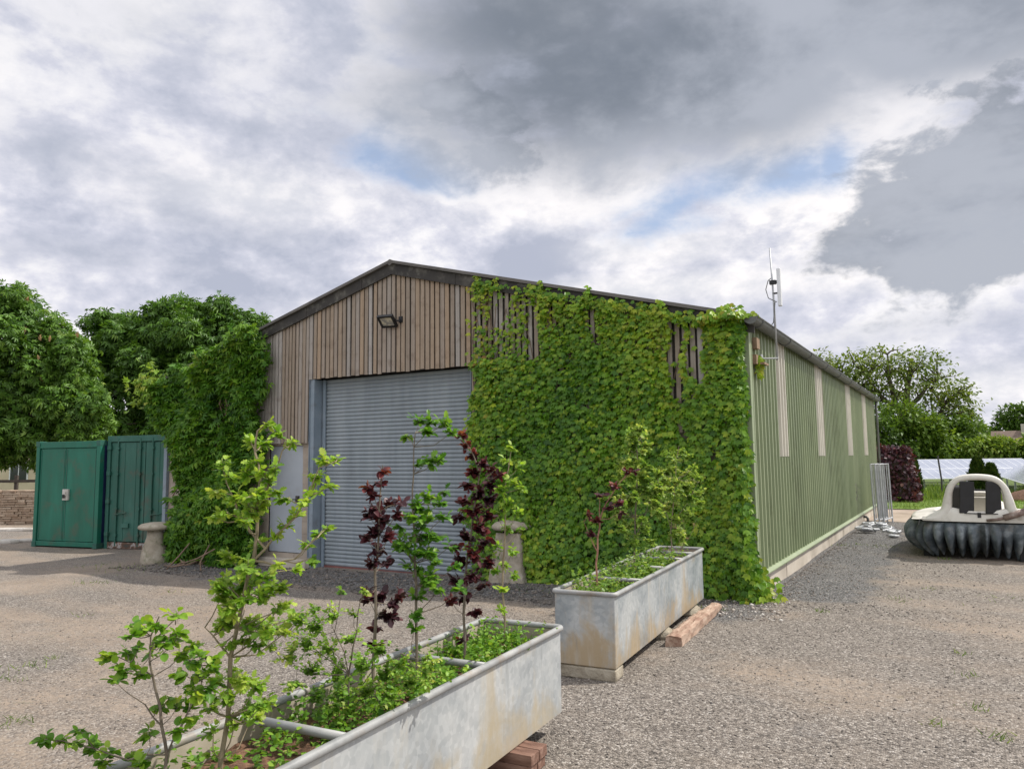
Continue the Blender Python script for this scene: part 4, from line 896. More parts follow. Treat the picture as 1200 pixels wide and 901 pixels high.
for s_, a_, rad, lb_ in ((1.55, .17, .085, 'rough grey stone propping the middle of the blue grey trough'), (2.75, .17, .09, 'rough grey stone propping the far end of the blue grey trough')):
    p = on_tr(2, s_, a_, 0); p[2] = gz(p[0], p[1]); k = thing('prop_stone', lb_, 'stone', p)
    MB().lathe([(rad * 1.5, -.01), (rad * 1.6, .03), (rad * 1.4, .07), (rad * 1.0, .091), (.02, .093)], p, 11, .14, int(s_ * 9)).build('stone', M_cblk, k, bevel=.004)
c = np.array([-2.375, 7.62, 0]); c[2] = gz(c[0], c[1]) + .055
bm_ = thing('timber_beam', 'split weathered timber beam lying on gravel beside the blue grey trough', 'timber beam', c)
u = unit(np.array([-.07, 1.0, 0])); sd = np.array([u[1], -u[0], 0]); rr = random.Random(31); rows = []
for i in range(25):
    q = -1 + 2 * i / 24; wd = .066 * (1 - .28 * max(0, q) ** 2); ht = .054 * (1 - .30 * max(0, q)); row = []
    for a, b_ in ((-1, -1), (-.3, -1), (.4, -1), (1, -.9), (1, -.2), (.95, .6), (.5, .95), (.1, .86), (-.4, 1), (-.95, .85), (-1, .2)):
        row.append(c + u * (q * .93 + rr.uniform(-.01, .01) + (.03 * a if abs(q) > .99 else 0)) + sd * (a * wd + rr.uniform(-.006, .006)) + np.array([0, 0, b_ * ht + (0 if b_ < -.8 else rr.uniform(-.008, .008)) - (.054 - ht)]))
    rows.append(row)
mb = MB(); mb.grid(rows, closed=True); mb.add(rows[0], [tuple(range(11))]); mb.add(rows[-1], [tuple(range(10, -1, -1))]); mb.build('beam', M_beam, bm_)

# ------------------------------------------------------------------ saplings growing in the troughs
M_stem = surf('sapling_bark', [(.3, (.09, .07, .05)), (.7, (.22, .185, .14))], 20, 6, (.8, .9), bmp=.5, bscale=90, bdist=.002)
M_stemred = surf('reddish_bark', [(.3, (.20, .09, .06)), (.7, (.36, .20, .14))], 20, 6, (.8, .9))
M_stempale = surf('pale_tan_bark', [(.3, (.17, .14, .085)), (.7, (.31, .25, .165))], 18, 6, (.7, .9))
M_lime = leafmat('lime_leaf', [(0, (.055, .14, .016)), (.4, (.13, .28, .028)), (.75, (.26, .42, .055)), (1, (.40, .50, .10))], .42, .4, .5)
M_beech = leafmat('beech_leaf', [(0, (.04, .12, .012)), (.5, (.105, .25, .022)), (.85, (.23, .38, .04)), (1, (.34, .44, .07))], .42, .38, .5)
M_oak = leafmat('oak_leaf', [(0, (.025, .09, .012)), (.5, (.07, .195, .02)), (.85, (.16, .32, .04)), (1, (.29, .42, .07))], .38, .38, .5)
M_copper = leafmat('copper_beech_leaf', [(0, (.014, .007, .010)), (.45, (.034, .010, .016)), (.75, (.080, .016, .024)), (.92, (.17, .035, .035)), (1, (.22, .08, .05))], .22, .32, .6, 1.9)
M_haw = leafmat('hawthorn_leaf', [(0, (.05, .14, .016)), (.5, (.135, .285, .03)), (.85, (.26, .42, .06)), (1, (.42, .47, .13))], .35, .42, .45)
M_mid = leafmat('soft_green_leaf', [(0, (.06, .13, .025)), (.5, (.16, .29, .055)), (.85, (.30, .42, .10)), (1, (.44, .50, .17))], .38, .42, .45)
rr = random.Random(5)
def ellipse_clusters(cx_, cy_, rx, ry, n, rad):
    o = []
    while len(o) < n:
        a, b = rr.uniform(-1, 1), rr.uniform(-1, 1)
        if a * a + b * b < 1: o.append((cx_ + a * rx * (1 - .25 * max(0, -b)), cy_ + b * ry, rr.uniform(.7, 1.3) * rad))
    return o
def trough_D(px, k):
    d = ray(px, 533)[:2]; A = on_tr(k, 0, 0, 0)[:2]; u = -U1 if k == 1 else U2
    q = np.linalg.solve(np.array([[d[0], -u[0]], [d[1], -u[1]]]), A); s = np.clip(q[1], .12, 3.05)
    p = A + u * s; return float(p[0] * VH[0] + p[1] * VH[1]), s
def sapling(name, label, cat, k, stems, clusters, tpl, mat, lsize, seed, bark=None, trange=(.2, .9), dens=1.0, r0=.009, spread=.06, group=None, topred=None, flat=.5, hang=.2):
    r = np.random.default_rng(seed); bark = bark or M_stem
    D0, s0 = trough_D(stems[0][0][0], k); base = on_tr(k, s0, 0, (Z1 + H1 if k == 1 else Z2 + H2) - .115)
    sc = D0 / FPX
    pl_ = thing(name, label, cat, base, 0, group); mb = MB(); nodes = []; rads = []
    for i, st in enumerate(stems):
        off = 0.0; off2 = r.normal(0, spread * .8) if i else 0
        pts = [at_d(px, py, D0 + off2 * (j / max(1, len(st) - 1))) for j, (px, py) in enumerate(st)]
        if i == 0:
            pts[0] = base - [0, 0, .03]
            for j in range(1, len(pts)):
                pts[j] = pts[j] + RH * r.normal(0, .002)
        else:
            pts[0] = min(nodes, key=lambda q: np.linalg.norm(q - pts[0]))
        # a few more bends between the surveyed points
        fine = [pts[0]]
        for a, b in zip(pts[:-1], pts[1:]): fine += [(a + b) / 2 + r.normal(0, .03, 3) * np.linalg.norm(b - a), b]
        ra = r0 * (1 if i == 0 else .5); rr_ = list(np.linspace(ra, ra * .28, len(fine)))
        mb.tube(fine, rr_, 6); nodes += [np.array(q) for q in fine]
    NA = np.array(nodes); P = []; Y = []; Zn = []; S = []; T = []
    for ci, cdef in enumerate(clusters):
        px, py, rad = cdef[:3]; R = rad * sc
        c = at_d(px, py, D0 + r.normal(0, spread)); dd = ((NA - c) ** 2).sum(1) + np.where(NA[:, 2] > c[2] - .3 * R, .02, 0); s = NA[np.argmin(dd)]
        L = np.linalg.norm(c - s); mid = (s + c) / 2 + np.array([0, 0, -.08 * L]) + r.normal(0, .06, 3) * L
        mb.tube([s, mid, c], [r0 * .3, r0 * .24, r0 * .17], 4)
        nt = max(3, int(4 + 1.5 * R / lsize)); out_ = unit(c - s)
        n_l = max(5, int(dens * (13 * (R / lsize) ** 2 + 7))); per = max(2, n_l // nt)
        ctint = r.normal(0, .10)
        for q in range(nt):
            dv = unit(r.normal(0, 1, 3) * np.array([1, 1, .75]) + out_ * .7 + np.array([0, 0, .15])); e = c + dv * R * r.uniform(.5, 1.0)
            st_ = c - dv * R * .35
            mb.tube([st_, (st_ + e) / 2 + r.normal(0, .05, 3) * R, e], [r0 * .15, r0 * .12, r0 * .07], 3)
            sd = unit(np.cross(dv, [0, 0, 1.0]) + 1e-3)
            for w in range(per):
                f = (w + r.uniform(.2, 1)) / per; p = st_ + (e - st_) * f; sg = 1 if w % 2 else -1
                y = dv * .55 + sd * sg * r.uniform(.4, 1.0) + r.normal(0, .25, 3) + np.array([0, 0, -hang])
                if w == per - 1: y = dv + r.normal(0, .15, 3)
                P.append(p); Y.append(y); Zn.append(np.array([0, 0, flat + .35]) + r.normal(0, .42, 3) + SUN * .25); S.append(lsize * r.uniform(.6, 1.2) * (.8 + .2 * (1 - f)))
                tt = trange[0] + (trange[1] - trange[0]) * (r.uniform(.1, .75) + .25 * f) + ctint
                if topred: tt += topred * (1 - (py - min(c_[1] for c_ in clusters)) / 60.0) if py - min(c_[1] for c_ in clusters) < 60 else 0
                T.append(tt)
    mb.build('trunk', bark, pl_)
    leaves('foliage', mat, pl_, tpl, np.array(P), np.array(Y), np.array(Zn), np.array(S), np.clip(np.array(T), 0, 1), smooth=False)
    return pl_
GS = 'saplings planted in the foreground trough'
sapling('beech_sapling', 'low spreading green sapling at the near end of the foreground trough', 'sapling', 1,
        [[(200, 905), (196, 884), (190, 850), (182, 810), (176, 775), (178, 745), (186, 722)], [(188, 845), (170, 825), (150, 812), (136, 798)], [(180, 800), (165, 782), (140, 770), (126, 768)], [(196, 880), (215, 845), (230, 815), (237, 797), (246, 780)], [(178, 755), (195, 735), (210, 722)], [(196, 884), (150, 890), (110, 876), (75, 868), (45, 866)]],
        [(185, 733, 14), (205, 721, 10), (170, 738, 12), (153, 745, 10), (190, 755, 13), (210, 742, 9), (130, 768, 11), (145, 785, 13), (135, 795, 9), (165, 790, 11), (150, 765, 11), (235, 795, 15), (250, 785, 13), (225, 810, 13), (215, 790, 11), (245, 806, 12), (240, 770, 9), (70, 868, 12), (52, 866, 10), (90, 870, 12), (110, 878, 13), (130, 884, 13), (152, 888, 13), (95, 858, 7), (185, 830, 10), (205, 858, 12), (175, 862, 11), (225, 840, 10), (120, 893, 12), (165, 897, 10)] + ellipse_clusters(225, 795, 40, 40, 9, 10) + ellipse_clusters(178, 755, 40, 30, 7, 10),
        LEAF_OVAL, M_beech, .035, 61, trange=(.2, 1.0), dens=1.2, r0=.0065, group=GS)
sapling('oak_sapling', 'tallest lime green sapling with forked crown left of the shutter', 'sapling', 1,
        [[(266, 893), (268, 840), (271, 770), (285, 704), (297, 657), (303, 597), (305, 560), (299, 530), (303, 505), (313, 497)], [(299, 648), (322, 628), (346, 606), (362, 580), (374, 548), (392, 541)], [(303, 590), (318, 560), (330, 530), (336, 515)], [(297, 657), (322, 662), (345, 655), (372, 630)], [(299, 640), (285, 610), (272, 580), (262, 552)], [(271, 770), (250, 745), (240, 735)]],
        [(313, 497, 10), (327, 511, 11), (341, 519, 8), (294, 518, 10), (299, 542, 9), (262, 546, 12), (270, 560, 10), (257, 576, 9), (275, 585, 14), (263, 600, 12), (283, 602, 10), (253, 607, 9), (336, 584, 12), (323, 577, 6), (382, 541, 14), (372, 560, 12), (364, 577, 9), (395, 538, 7), (374, 626, 11), (361, 640, 8), (383, 619, 9), (326, 662, 9), (345, 667, 8), (385, 570, 8), (362, 655, 6),
         (270, 655, 14), (290, 667, 14), (310, 677, 12), (263, 680, 14), (285, 690, 16), (305, 702, 14), (325, 716, 12), (270, 715, 16), (290, 727, 16), (312, 735, 14), (333, 742, 10), (256, 738, 12), (276, 752, 16), (300, 757, 13), (258, 702, 12), (330, 690, 9), (340, 725, 8),
         (255, 800, 12), (280, 795, 16), (300, 806, 14), (265, 820, 16), (290, 832, 14), (245, 830, 11), (310, 822, 11), (275, 850, 11), (250, 856, 9)] + ellipse_clusters(291, 705, 40, 52, 20, 12) + ellipse_clusters(279, 815, 32, 36, 9, 11) + ellipse_clusters(302, 560, 14, 60, 14, 9) + [(322, 628, 9), (334, 616, 9), (347, 604, 10), (358, 588, 9), (275, 590, 10), (285, 612, 10), (312, 575, 9), (322, 550, 9), (300, 640, 10)],
        LEAF_LOBED, M_lime, .035, 62, M_stempale, (.25, 1.0), 1.45, .0095, group=GS)
sapling('hawthorn_bush', 'bushy small leaved shrub filling the middle of the foreground trough', 'shrub', 1,
        [[(405, 815), (408, 790), (412, 760), (420, 720), (428, 690)], [(405, 805), (375, 765), (340, 738), (318, 750)], [(405, 805), (392, 740), (400, 690)], [(405, 810), (440, 780), (470, 765)], [(408, 800), (360, 790), (335, 775)], [(410, 810), (440, 815), (452, 835), (466, 852)], [(405, 805), (380, 750), (372, 715)]],
        [(x_, y_, q_ * 1.55) for x_, y_, q_ in [(328, 738, 14), (350, 727, 14), (370, 735, 16), (390, 722, 12), (401, 694, 6), (428, 694, 6), (360, 755, 16), (385, 760, 16), (410, 748, 15), (340, 770, 16), (365, 785, 16), (395, 790, 18), (425, 780, 18), (450, 790, 18), (470, 777, 16), (445, 762, 14), (500, 772, 12), (480, 800, 15), (430, 810, 17), (400, 815, 17), (370, 815, 15), (345, 800, 13), (520, 787, 9), (466, 852, 6), (457, 842, 7), (442, 830, 9), (476, 858, 4), (415, 720, 7), (372, 712, 7), (455, 815, 14), (320, 760, 9), (500, 790, 12), (385, 835, 10), (410, 835, 10)]],
        LEAF_OVAL, M_haw, .024, 63, None, (.15, 1.0), .75, .0055, group=GS)
sapling('copper_beech_sapling', 'shorter copper beech sapling with dark purple leaves left of the green oak', 'sapling', 1,
        [[(441, 785), (441, 720), (440, 690), (443, 650), (444, 600), (446, 560), (448, 545)]],
        [(448, 553, 5), (446, 568, 6), (437, 581, 8), (430, 573, 5), (441, 596, 10), (456, 592, 9), (470, 590, 7), (432, 604, 9), (448, 610, 12), (463, 605, 8), (440, 626, 12), (455, 630, 11), (430, 632, 7), (445, 645, 10), (437, 660, 8), (452, 660, 7), (445, 700, 12), (460, 705, 11), (432, 702, 9), (470, 697, 5), (450, 720, 10), (440, 738, 7), (440, 757, 9), (458, 722, 8), (430, 690, 5)],
        LEAF_OVAL, M_copper, .042, 64, None, (.05, .85), 1.9, .009, .045, GS, .15)
sapling('oak_sapling', 'upright green sapling with lobed leaves between the two copper beeches', 'sapling', 1,
        [[(489, 778), (488, 720), (486, 660), (484, 610), (484, 573), (485, 540), (487, 507)]],
        [(490, 493, 9), (505, 495, 10), (520, 498, 10), (500, 507, 8), (478, 512, 5), (529, 507, 7), (500, 541, 10), (488, 546, 7), (514, 540, 7), (500, 583, 11), (488, 591, 9), (514, 590, 8), (520, 576, 6), (480, 605, 11), (500, 610, 11), (520, 606, 8), (470, 618, 8), (490, 630, 13), (510, 630, 11), (475, 640, 11), (526, 641, 9), (490, 650, 12), (510, 660, 11), (480, 665, 9), (531, 666, 7), (500, 680, 11), (488, 701, 8), (514, 691, 8), (485, 737, 7), (538, 691, 6), (489, 722, 6)] + ellipse_clusters(497, 640, 32, 45, 12, 9),
        LEAF_LOBED, M_oak, .046, 65, None, (.15, .92), 1.7, .0085, .05, GS)
sapling('copper_beech_sapling', 'taller copper beech sapling with reddish top leaning right of the green oak', 'sapling', 1,
        [[(541, 775), (543, 720), (547, 660), (553, 620), (560, 573), (560, 545), (549, 522), (540, 508)], [(560, 573), (570, 560), (580, 550)]],
        [(540, 511, 5), (547, 523, 7), (555, 534, 8), (565, 545, 9), (575, 551, 9), (558, 555, 11), (572, 566, 11), (583, 558, 6), (550, 568, 9), (560, 581, 13), (573, 586, 11), (545, 588, 9), (555, 600, 13), (570, 605, 11), (538, 606, 7), (560, 620, 13), (548, 630, 11), (568, 635, 11), (535, 640, 7), (555, 650, 13), (540, 660, 11), (571, 660, 10), (552, 675, 13), (566, 685, 7), (535, 681, 8), (545, 701, 10), (529, 705, 7), (556, 716, 7), (542, 750, 6)],
        LEAF_OVAL, M_copper, .044, 66, None, (.05, .9), 1.9, .009, .05, GS, .35)
sapling('hornbeam_sapling', 'thin pale green sapling at the far end of the foreground trough', 'sapling', 1,
        [[(588, 738), (589, 690), (591, 640), (592, 600), (594, 560), (598, 530)]],
        [(600, 525, 8), (594, 540, 8), (607, 548, 8), (585, 551, 5), (600, 565, 10), (588, 576, 8), (612, 571, 6), (595, 590, 10), (605, 601, 8), (582, 601, 8), (610, 620, 5), (593, 620, 8), (585, 640, 7), (600, 646, 7), (590, 661, 7), (580, 670, 6), (601, 676, 6), (588, 691, 6), (588, 715, 4)],
        LEAF_LOBED, M_lime, .042, 67, M_stempale, (.2, .95), 1.6, .008, .045, GS)
GS2 = 'saplings planted in the far trough'
sapling('copper_beech_sapling', 'sparse half bare copper beech with flaking red bark in the far trough', 'sapling', 2,
        [[(697, 695), (698, 660), (700, 630), (703, 608), (710, 590), (722, 570), (737, 553)], [(700, 640), (690, 625), (684, 611)], [(703, 610), (703, 590), (700, 575)]],
        [(700, 611, 6), (712, 596, 7), (725, 590, 6), (720, 570, 6), (735, 553, 6), (690, 602, 4), (705, 581, 5), (743, 553, 4), (695, 626, 4), (728, 600, 5)],
        LEAF_OVAL, M_copper, .050, 68, M_stemred, (.2, .95), 1.3, .010, .05, GS2)
sapling('oak_sapling', 'leafy green sapling in the middle of the far trough against the ivy', 'sapling', 2, [[(742, 672), (744, 630), (746, 580), (746, 530), (744, 508)], [(745, 620), (760, 590), (768, 570)]],
        ellipse_clusters(746, 575, 27, 72, 58, 10.5) + [(744, 512, 7), (735, 525, 6), (752, 528, 6)], LEAF_OVAL, M_mid, .045, 69, None, (.3, 1.0), 2.0, .010, .14, GS2)
sapling('willow_sapling', 'pale open sapling at the back of the far trough', 'sapling', 2, [[(782, 660), (786, 620), (790, 580), (792, 540), (796, 522)], [(786, 620), (805, 590), (818, 565)], [(786, 620), (775, 590), (772, 560)]],
        ellipse_clusters(795, 578, 28, 52, 44, 9) + [(818, 560, 6), (800, 530, 5)], LEAF_OVAL, M_mid, .042, 70, M_stempale, (.35, 1.0), 1.9, .008, .16, GS2)
sapling('dead_sapling', 'dried brown twiggy sapling at the back of the far trough', 'sapling', 2, [[(803, 655), (802, 630), (800, 605)], [(802, 640), (812, 622), (816, 608)], [(802, 640), (794, 625), (790, 612)]],
        [(800, 612, 5), (813, 615, 4), (792, 618, 4), (806, 630, 5)], LEAF_SMALL, leafmat('dry_leaf', [(0, (.20, .12, .06)), (1, (.38, .27, .15))], .2), .028, 71, M_stempale, (0, 1), .5, .007, .05, GS2)
# herbs and seedlings self sown over the soil
def weeds(name, label, k, spans, n, seed, mat, hmax, size):
    r = np.random.default_rng(seed); P = []; Y = []; Zn = []; S = []; T = []
    w = (W1 if k == 1 else W2) / 2 - .04; zt = (Z1 + H1 if k == 1 else Z2 + H2) - .10
    for s0, s1, dn in spans:
        for i in range(int(n * dn)):
            b_ = on_tr(k, r.uniform(s0, s1), r.uniform(-w, w), zt); h = hmax * r.uniform(.2, 1) ** 1.3; top = b_ + np.array([r.normal(0, .25) * h, r.normal(0, .25) * h, h])
            for q in range(r.integers(5, 11)):
                f = r.uniform(.1, 1); P.append(b_ + (top - b_) * f); Y.append(unit(r.normal(0, 1, 3) * [1, 1, .4] + [0, 0, .25])); Zn.append(np.array([0, 0, 1]) + r.normal(0, .4, 3)); S.append(size * r.uniform(.5, 1.3)); T.append(np.clip(r.normal(.5, .22), 0, 1))
    o = leaves(name, mat, None, LEAF_OVAL, np.array(P), np.array(Y), np.array(Zn), np.array(S), np.array(T)); tag(o, label, 'weeds', kind='stuff')
weeds('trough_weeds', 'low green weeds and seedlings carpeting the soil of the foreground trough', 1, [(.05, .9, 1.0), (.9, 2.0, 1.0), (2.0, 3.0, .35)], 380, 5, M_haw, .16, .025)
weeds('trough_weeds', 'low green weeds growing over the soil of the far trough', 2, [(.1, .6, .5), (.8, 1.5, 1), (1.5, 2.6, 1)], 300, 6, M_mid, .24, .03)
# ------------------------------------------------------------------ galvanised barriers and fittings at the far corner of the barn
rr = random.Random(12)
def tube_frame(mb, fn, w, h, rad, bars):
    P = [fn(0, .0), fn(0, h), fn(w, h), fn(w, 0)]
    mb.tube(P, rad, 8)
    mb.tube([fn(0, .12), fn(w, .12)], rad * .8, 6)
    for i in range(1, bars): mb.tube([fn(w * i / bars, .12), fn(w * i / bars, h)], rad * .6, 6)
lab = ['galvanised barrier panel leaning nearest the barn wall', 'galvanised barrier panel standing in the middle of the stack', 'outermost galvanised barrier panel of the stack by the barn corner']
for i in range(3):
    p = np.array([-1.85 + .095 * i, 20.1 + .05 * i, 0]); p[2] = gz(p[0], p[1])
    e = np.array([.08 + .02 * i, .98, 0]); e /= np.linalg.norm(e); e2 = np.array([.06, 0, 1.0])
    k = thing('barrier_panel', lab[i], 'barrier', p, 0, 'galvanised barrier panels stacked at the barn corner')
    mb = MB(); f_ = lambda a, b: p + e * a + np.array([-.02 * b, 0, b])
    P = [f_(0, 0), f_(0, 1.45), f_(.95, 1.45), f_(.95, 0)]; mb.tube(P, .02, 8); mb.tube([f_(0, .12), f_(.95, .12)], .02, 6); mb.build('frame', M_galv, k)
    mb = MB()
    for q in range(1, 4): mb.tube([f_(.237 * q, .12), f_(.237 * q, 1.45)], .012, 6)
    mb.build('upright_bar', M_galv, k)
for i in range(22):
    x, y = rr.uniform(-1.95, -1.0), rr.uniform(17.3, 19.8); z = gz(x, y) + .04 + .10 * rr.random() * (1 if i > 7 else 0)
    k = thing('fence_fitting', 'bent galvanised fitting in the heap on gravel below the barrier panels', 'fence fitting', (x, y, z), 0, 'galvanised fittings heaped by the barn wall')
    a = rr.uniform(0, 6.28); u = np.array([math.cos(a), math.sin(a), 0]); w = np.array([-math.sin(a), math.cos(a), rr.uniform(-.4, .4)]); c = np.array([x, y, z]); L = rr.uniform(.08, .18)
    mb = MB(); mb.tube([c - u * L, c - u * L * .4 + w * .09, c + u * L * .4 + w * .1, c + u * L, c + u * L * .6 - w * .1], .022, 6); mb.obox(c, u, w, np.cross(u, w), L * .5, .05, .018); mb.build('fitting', M_galv, k)

# ------------------------------------------------------------------ hovercraft
M_cream2 = surf('cream_fibreglass', [(.3, (.56, .535, .475)), (.55, (.66, .635, .58)), (.75, (.72, .70, .65))], 2.5, 7, (.35, .55), bmp=.05, dirt=((.30, .27, .21), 4, .45))
M_skirt = surf('grey_skirt_fabric', [(.32, (.028, .038, .045)), (.5, (.085, .105, .12)), (.66, (.21, .235, .25))], 6, 8, (.45, .65), bmp=.6, bdist=.012, bscale=16, dirt=((.20, .18, .15), 5, .45))
M_rubber = surf('black_rubber', [(.3, (.010, .010, .011)), (.7, (.02, .02, .02))], 10, 4, (.7, .9))
M_seat = surf('dark_seat', [(.3, (.012, .012, .013)), (.7, (.03, .028, .027))], 8, 4, (.5, .7))
M_exh = surf('rusted_exhaust', [(.3, (.13, .085, .07)), (.6, (.27, .21, .18)), (.75, (.40, .36, .33))], 12, 6, (.5, .7), metal=.3)
hv = thing('hovercraft', 'small cream hovercraft with grey bag skirt and twin black rudders parked on the gravel', 'hovercraft', (.20, 14.25, gz(.2, 14.3)))
# hull outline, stern at y=0, bow at y=3.4
def outline(n, grow=0.0):
    pts = []
    for i in range(n):
        a = 2 * PI * i / n; ca, sa = math.cos(a), math.sin(a)
        x = (1.0 + grow) * math.copysign(abs(ca) ** .42, ca)
        yb = 1.72 * math.copysign(abs(sa) ** (.5 if sa < 0 else .8), sa); y = 1.75 + yb * (1 + grow / 1.7)
        pts.append((x * (1 - .12 * max(0, sa)), y))
    return pts
NF = 58; PER = 12; n = NF * PER
_o = outline(4000); _c = np.cumsum([0] + [math.dist(_o[i], _o[(i + 1) % 4000]) for i in range(4000)])
O = [tuple(np.array(_o[j]) ) for j in np.searchsorted(_c, np.arange(n) * _c[-1] / n).clip(0, 3999)]; rows = []; cum = np.cumsum([0] + [math.dist(O[i], O[(i + 1) % n]) for i in range(n)]); tot = cum[-1]
rg = random.Random(3); fat = [rg.uniform(.75, 1.25) for _ in range(NF)]; low = [rg.uniform(-.03, .04) for _ in range(NF)]
fat[45] = .2; fat[46] = .35
for lev in range(13):
    q = lev / 12; row = []
    for i in range(n):
        s = cum[i] / tot * NF; f = int(s) % NF; w = abs(math.sin(PI * (s - int(s)))) ** .62
        tx, ty = O[(i + 1) % n][0] - O[i - 1][0], O[(i + 1) % n][1] - O[i - 1][1]; L = math.hypot(tx, ty); nx_, ny_ = ty / L, -tx / L
        bul = math.sin(PI * min(1, q * 1.02)) ** .8 * .18 * fat[f] * (.08 + .92 * w) - .16 * q ** 2.2
        z = .60 - q * (.47 + .09 * w + low[f] - (.27 * (1 - w)) * q)
        row.append((O[i][0] * .97 + nx_ * bul, O[i][1] * .99 + ny_ * bul, z))
    rows.append(row)
MB().grid(rows, closed=True).build('skirt', M_skirt, hv, local=True, smooth=True)
mb = MB(); inn = [(x * .80, 1.75 + (y - 1.75) * .88) for x, y in O[::8]]; mb.grid([[(x, y, .55) for x, y in inn], [(x, y, .16) for x, y in inn]], closed=True); mb.build('inner_skirt', M_rubber, hv, local=True)
for x, y in ((-.72, .5), (.62, .22), (-.7, 2.7), (.7, 2.7)):
    MB().box(x - .11, x + .11, y - .1, y + .1, -.01, .3).build('landing_pad', M_rubber, hv, local=True, bevel=.01)
O2 = O[::6]
def sc_o(k, z, dy=0): return [(x * k, 1.75 + (y - 1.75) * (k + .0) + dy, z) for x, y in O2]
mb = MB(); mb.grid([sc_o(1.0, .585), sc_o(1.015, .60), sc_o(1.01, .625), sc_o(.95, .645), sc_o(.80, .665), sc_o(.66, .70)], closed=True); mb.grid([sc_o(.66, .70), sc_o(.64, .70), sc_o(.6, .52)], closed=True); mb.add(sc_o(.6, .52), [tuple(range(len(O2)))])
mb.build('hull_deck', M_cream2, hv, local=True, smooth=True)
MB().tube([(x * 1.012, 1.75 + (y - 1.75) * 1.012, .598) for x, y in O[::6]], .012, 6, closed=True).build('skirt_rail', M_rubber, hv, local=True)
# duct arch: a thick flared hoop round the fan
def smooth_poly(p, k=5):
    p = [np.array(q, float) for q in p]; o = []
    for i in range(len(p) - 1):
        p0, p1, p2, p3 = p[max(i - 1, 0)], p[i], p[i + 1], p[min(i + 2, len(p) - 1)]
        for j in range(k):
            u = j / k; o.append(.5 * ((2 * p1) + (-p0 + p2) * u + (2 * p0 - 5 * p1 + 4 * p2 - p3) * u * u + (-p0 + 3 * p1 - 3 * p2 + p3) * u ** 3))
    o.append(p[-1]); return o
oh = [(-.98, .63), (-.80, .66), (-.68, .78), (-.60, .98), (-.515, 1.18), (-.33, 1.33), (0, 1.37)]
ih = [(-.48, .645), (-.465, .75), (-.45, .90), (-.425, 1.07), (-.35, 1.20), (-.20, 1.275), (0, 1.29)]
oh = [(x * (.99 if z < .65 else .80 if z > .75 else .9), z) for x, z in oh]; ih = [(x * .80, z - (.02 if z > 1.2 else 0)) for x, z in ih]
oh = oh + [(-x, z) for x, z in oh[-2::-1]]; ih = ih + [(-x, z) for x, z in ih[-2::-1]]
oh = smooth_poly(oh); ih = smooth_poly(ih)
mb = MB(); secs = []
for a, b in zip(oh, ih):
    m_ = (a + b) / 2; q = lambda p, s: p + (m_ - p) * s
    secs.append([(*q(a, .25)[:1], .0, q(a, .25)[1]), (q(a, .05)[0], .05, q(a, .05)[1]), (a[0], .16, a[1]), (a[0], .5, a[1] - .01), (q(a, .2)[0], .62, q(a, .2)[1]), (q(b, .2)[0], .62, q(b, .2)[1]), (b[0], .5, b[1]), (b[0], .12, b[1]), (q(b, .1)[0], .03, q(b, .1)[1]), (q(b, .3)[0], .0, q(b, .3)[1])])
mb.grid(secs, closed=True); mb.build('fan_duct', M_cream2, hv, local=True, smooth=True)
mb = MB()                                           # stern fairing between the feet of the hoop
f2 = [(-.80, .05, .645), (-.46, .02, .85), (-.2, .01, .80), (0, .0, .775), (.2, .01, .80), (.46, .02, .84), (.80, .05, .645)]
mb.grid([[(x, y - .03, .61) for x, y, z in f2], [(x, y - .02, (z + .62) / 2) for x, y, z in f2], [(x, y, z - .01) for x, y, z in f2], [(x, y + .04, z) for x, y, z in f2], [(x, y + .45, z - .03) for x, y, z in f2], [(x, y + .5, .6) for x, y, z in f2]])
mb.build('stern_fairing', M_cream2, hv, local=True, smooth=True)
for x, tw in ((-.15, .55), (.21, .75)):
    mb = MB(); u = np.array([math.cos(.25), math.sin(.25), .0]); mb.obox((x, .02, 1.0), u, (-u[1], u[0], 0), (.06, 0, 1), .105, .02, .255); rd = mb.build('rudder', M_black, hv, local=True, bevel=.012, seg=3)
    MB().tube([(x, .02, .74), (x + .02, .02, 1.27)], .014, 6).build('rudder_post', M_galv, rd, local=True)
mb = MB(); mb.box(-.02, .03, -.03, .03, .68, .76); mb.tube([(-.2, -.02, .745), (.26, -.02, .745)], .008, 5); mb.build('rudder_linkage', M_black, hv, local=True)
mb = MB(); mb.box(-.14, .2, .62, 1.05, .6, .98); mb.box(-.09, .15, .70, .98, .98, 1.06); mb.build('engine_cover', M_cream2, hv, local=True, bevel=.03, seg=3)
mb = MB(); mb.prism([(.0, .60), (.62, .60), (.58, .86), (.20, .92), (.06, 1.16), (-.06, 1.12)], lambda a, z, d: (d, 1.25 + a, z), -.46, -.02); mb.prism([(.0, .60), (.62, .60), (.58, .84), (.20, .88), (.06, 1.02), (-.04, 1.0)], lambda a, z, d: (d, 1.25 + a, z), 0, .36); mb.build('seat', M_seat, hv, local=True, bevel=.04, seg=3)
mb = MB(); rows = []
for y, w, h in ((2.15, .62, .70), (2.3, .58, .86), (2.55, .5, .95), (2.85, .40, .85), (3.15, .25, .72), (3.3, .08, .67)):
    rows.append([(w * math.cos(a), y, .64 + (h - .64) * math.sin(a)) for a in np.linspace(PI, 0, 13)])
mb.grid(rows); mb.build('cockpit_cowl', M_cream2, hv, local=True, smooth=True)
MB().tube([(-.34, 2.2, 1.0), (-.1, 2.3, 1.02), (.1, 2.3, 1.02), (.34, 2.2, 1.0)], .016, 6).build('handlebar', M_black, hv, local=True)
mb = MB(); mb.tube([(.10, -.03, .64), (.24, -.05, .66), (.40, -.07, .71)], .022, 8); mb.tube([(.33, -.07, .69), (.5, -.06, .75), (.62, -.02, .80)], .05, 10); ex = mb.build('exhaust', M_exh, hv, local=True, smooth=True)
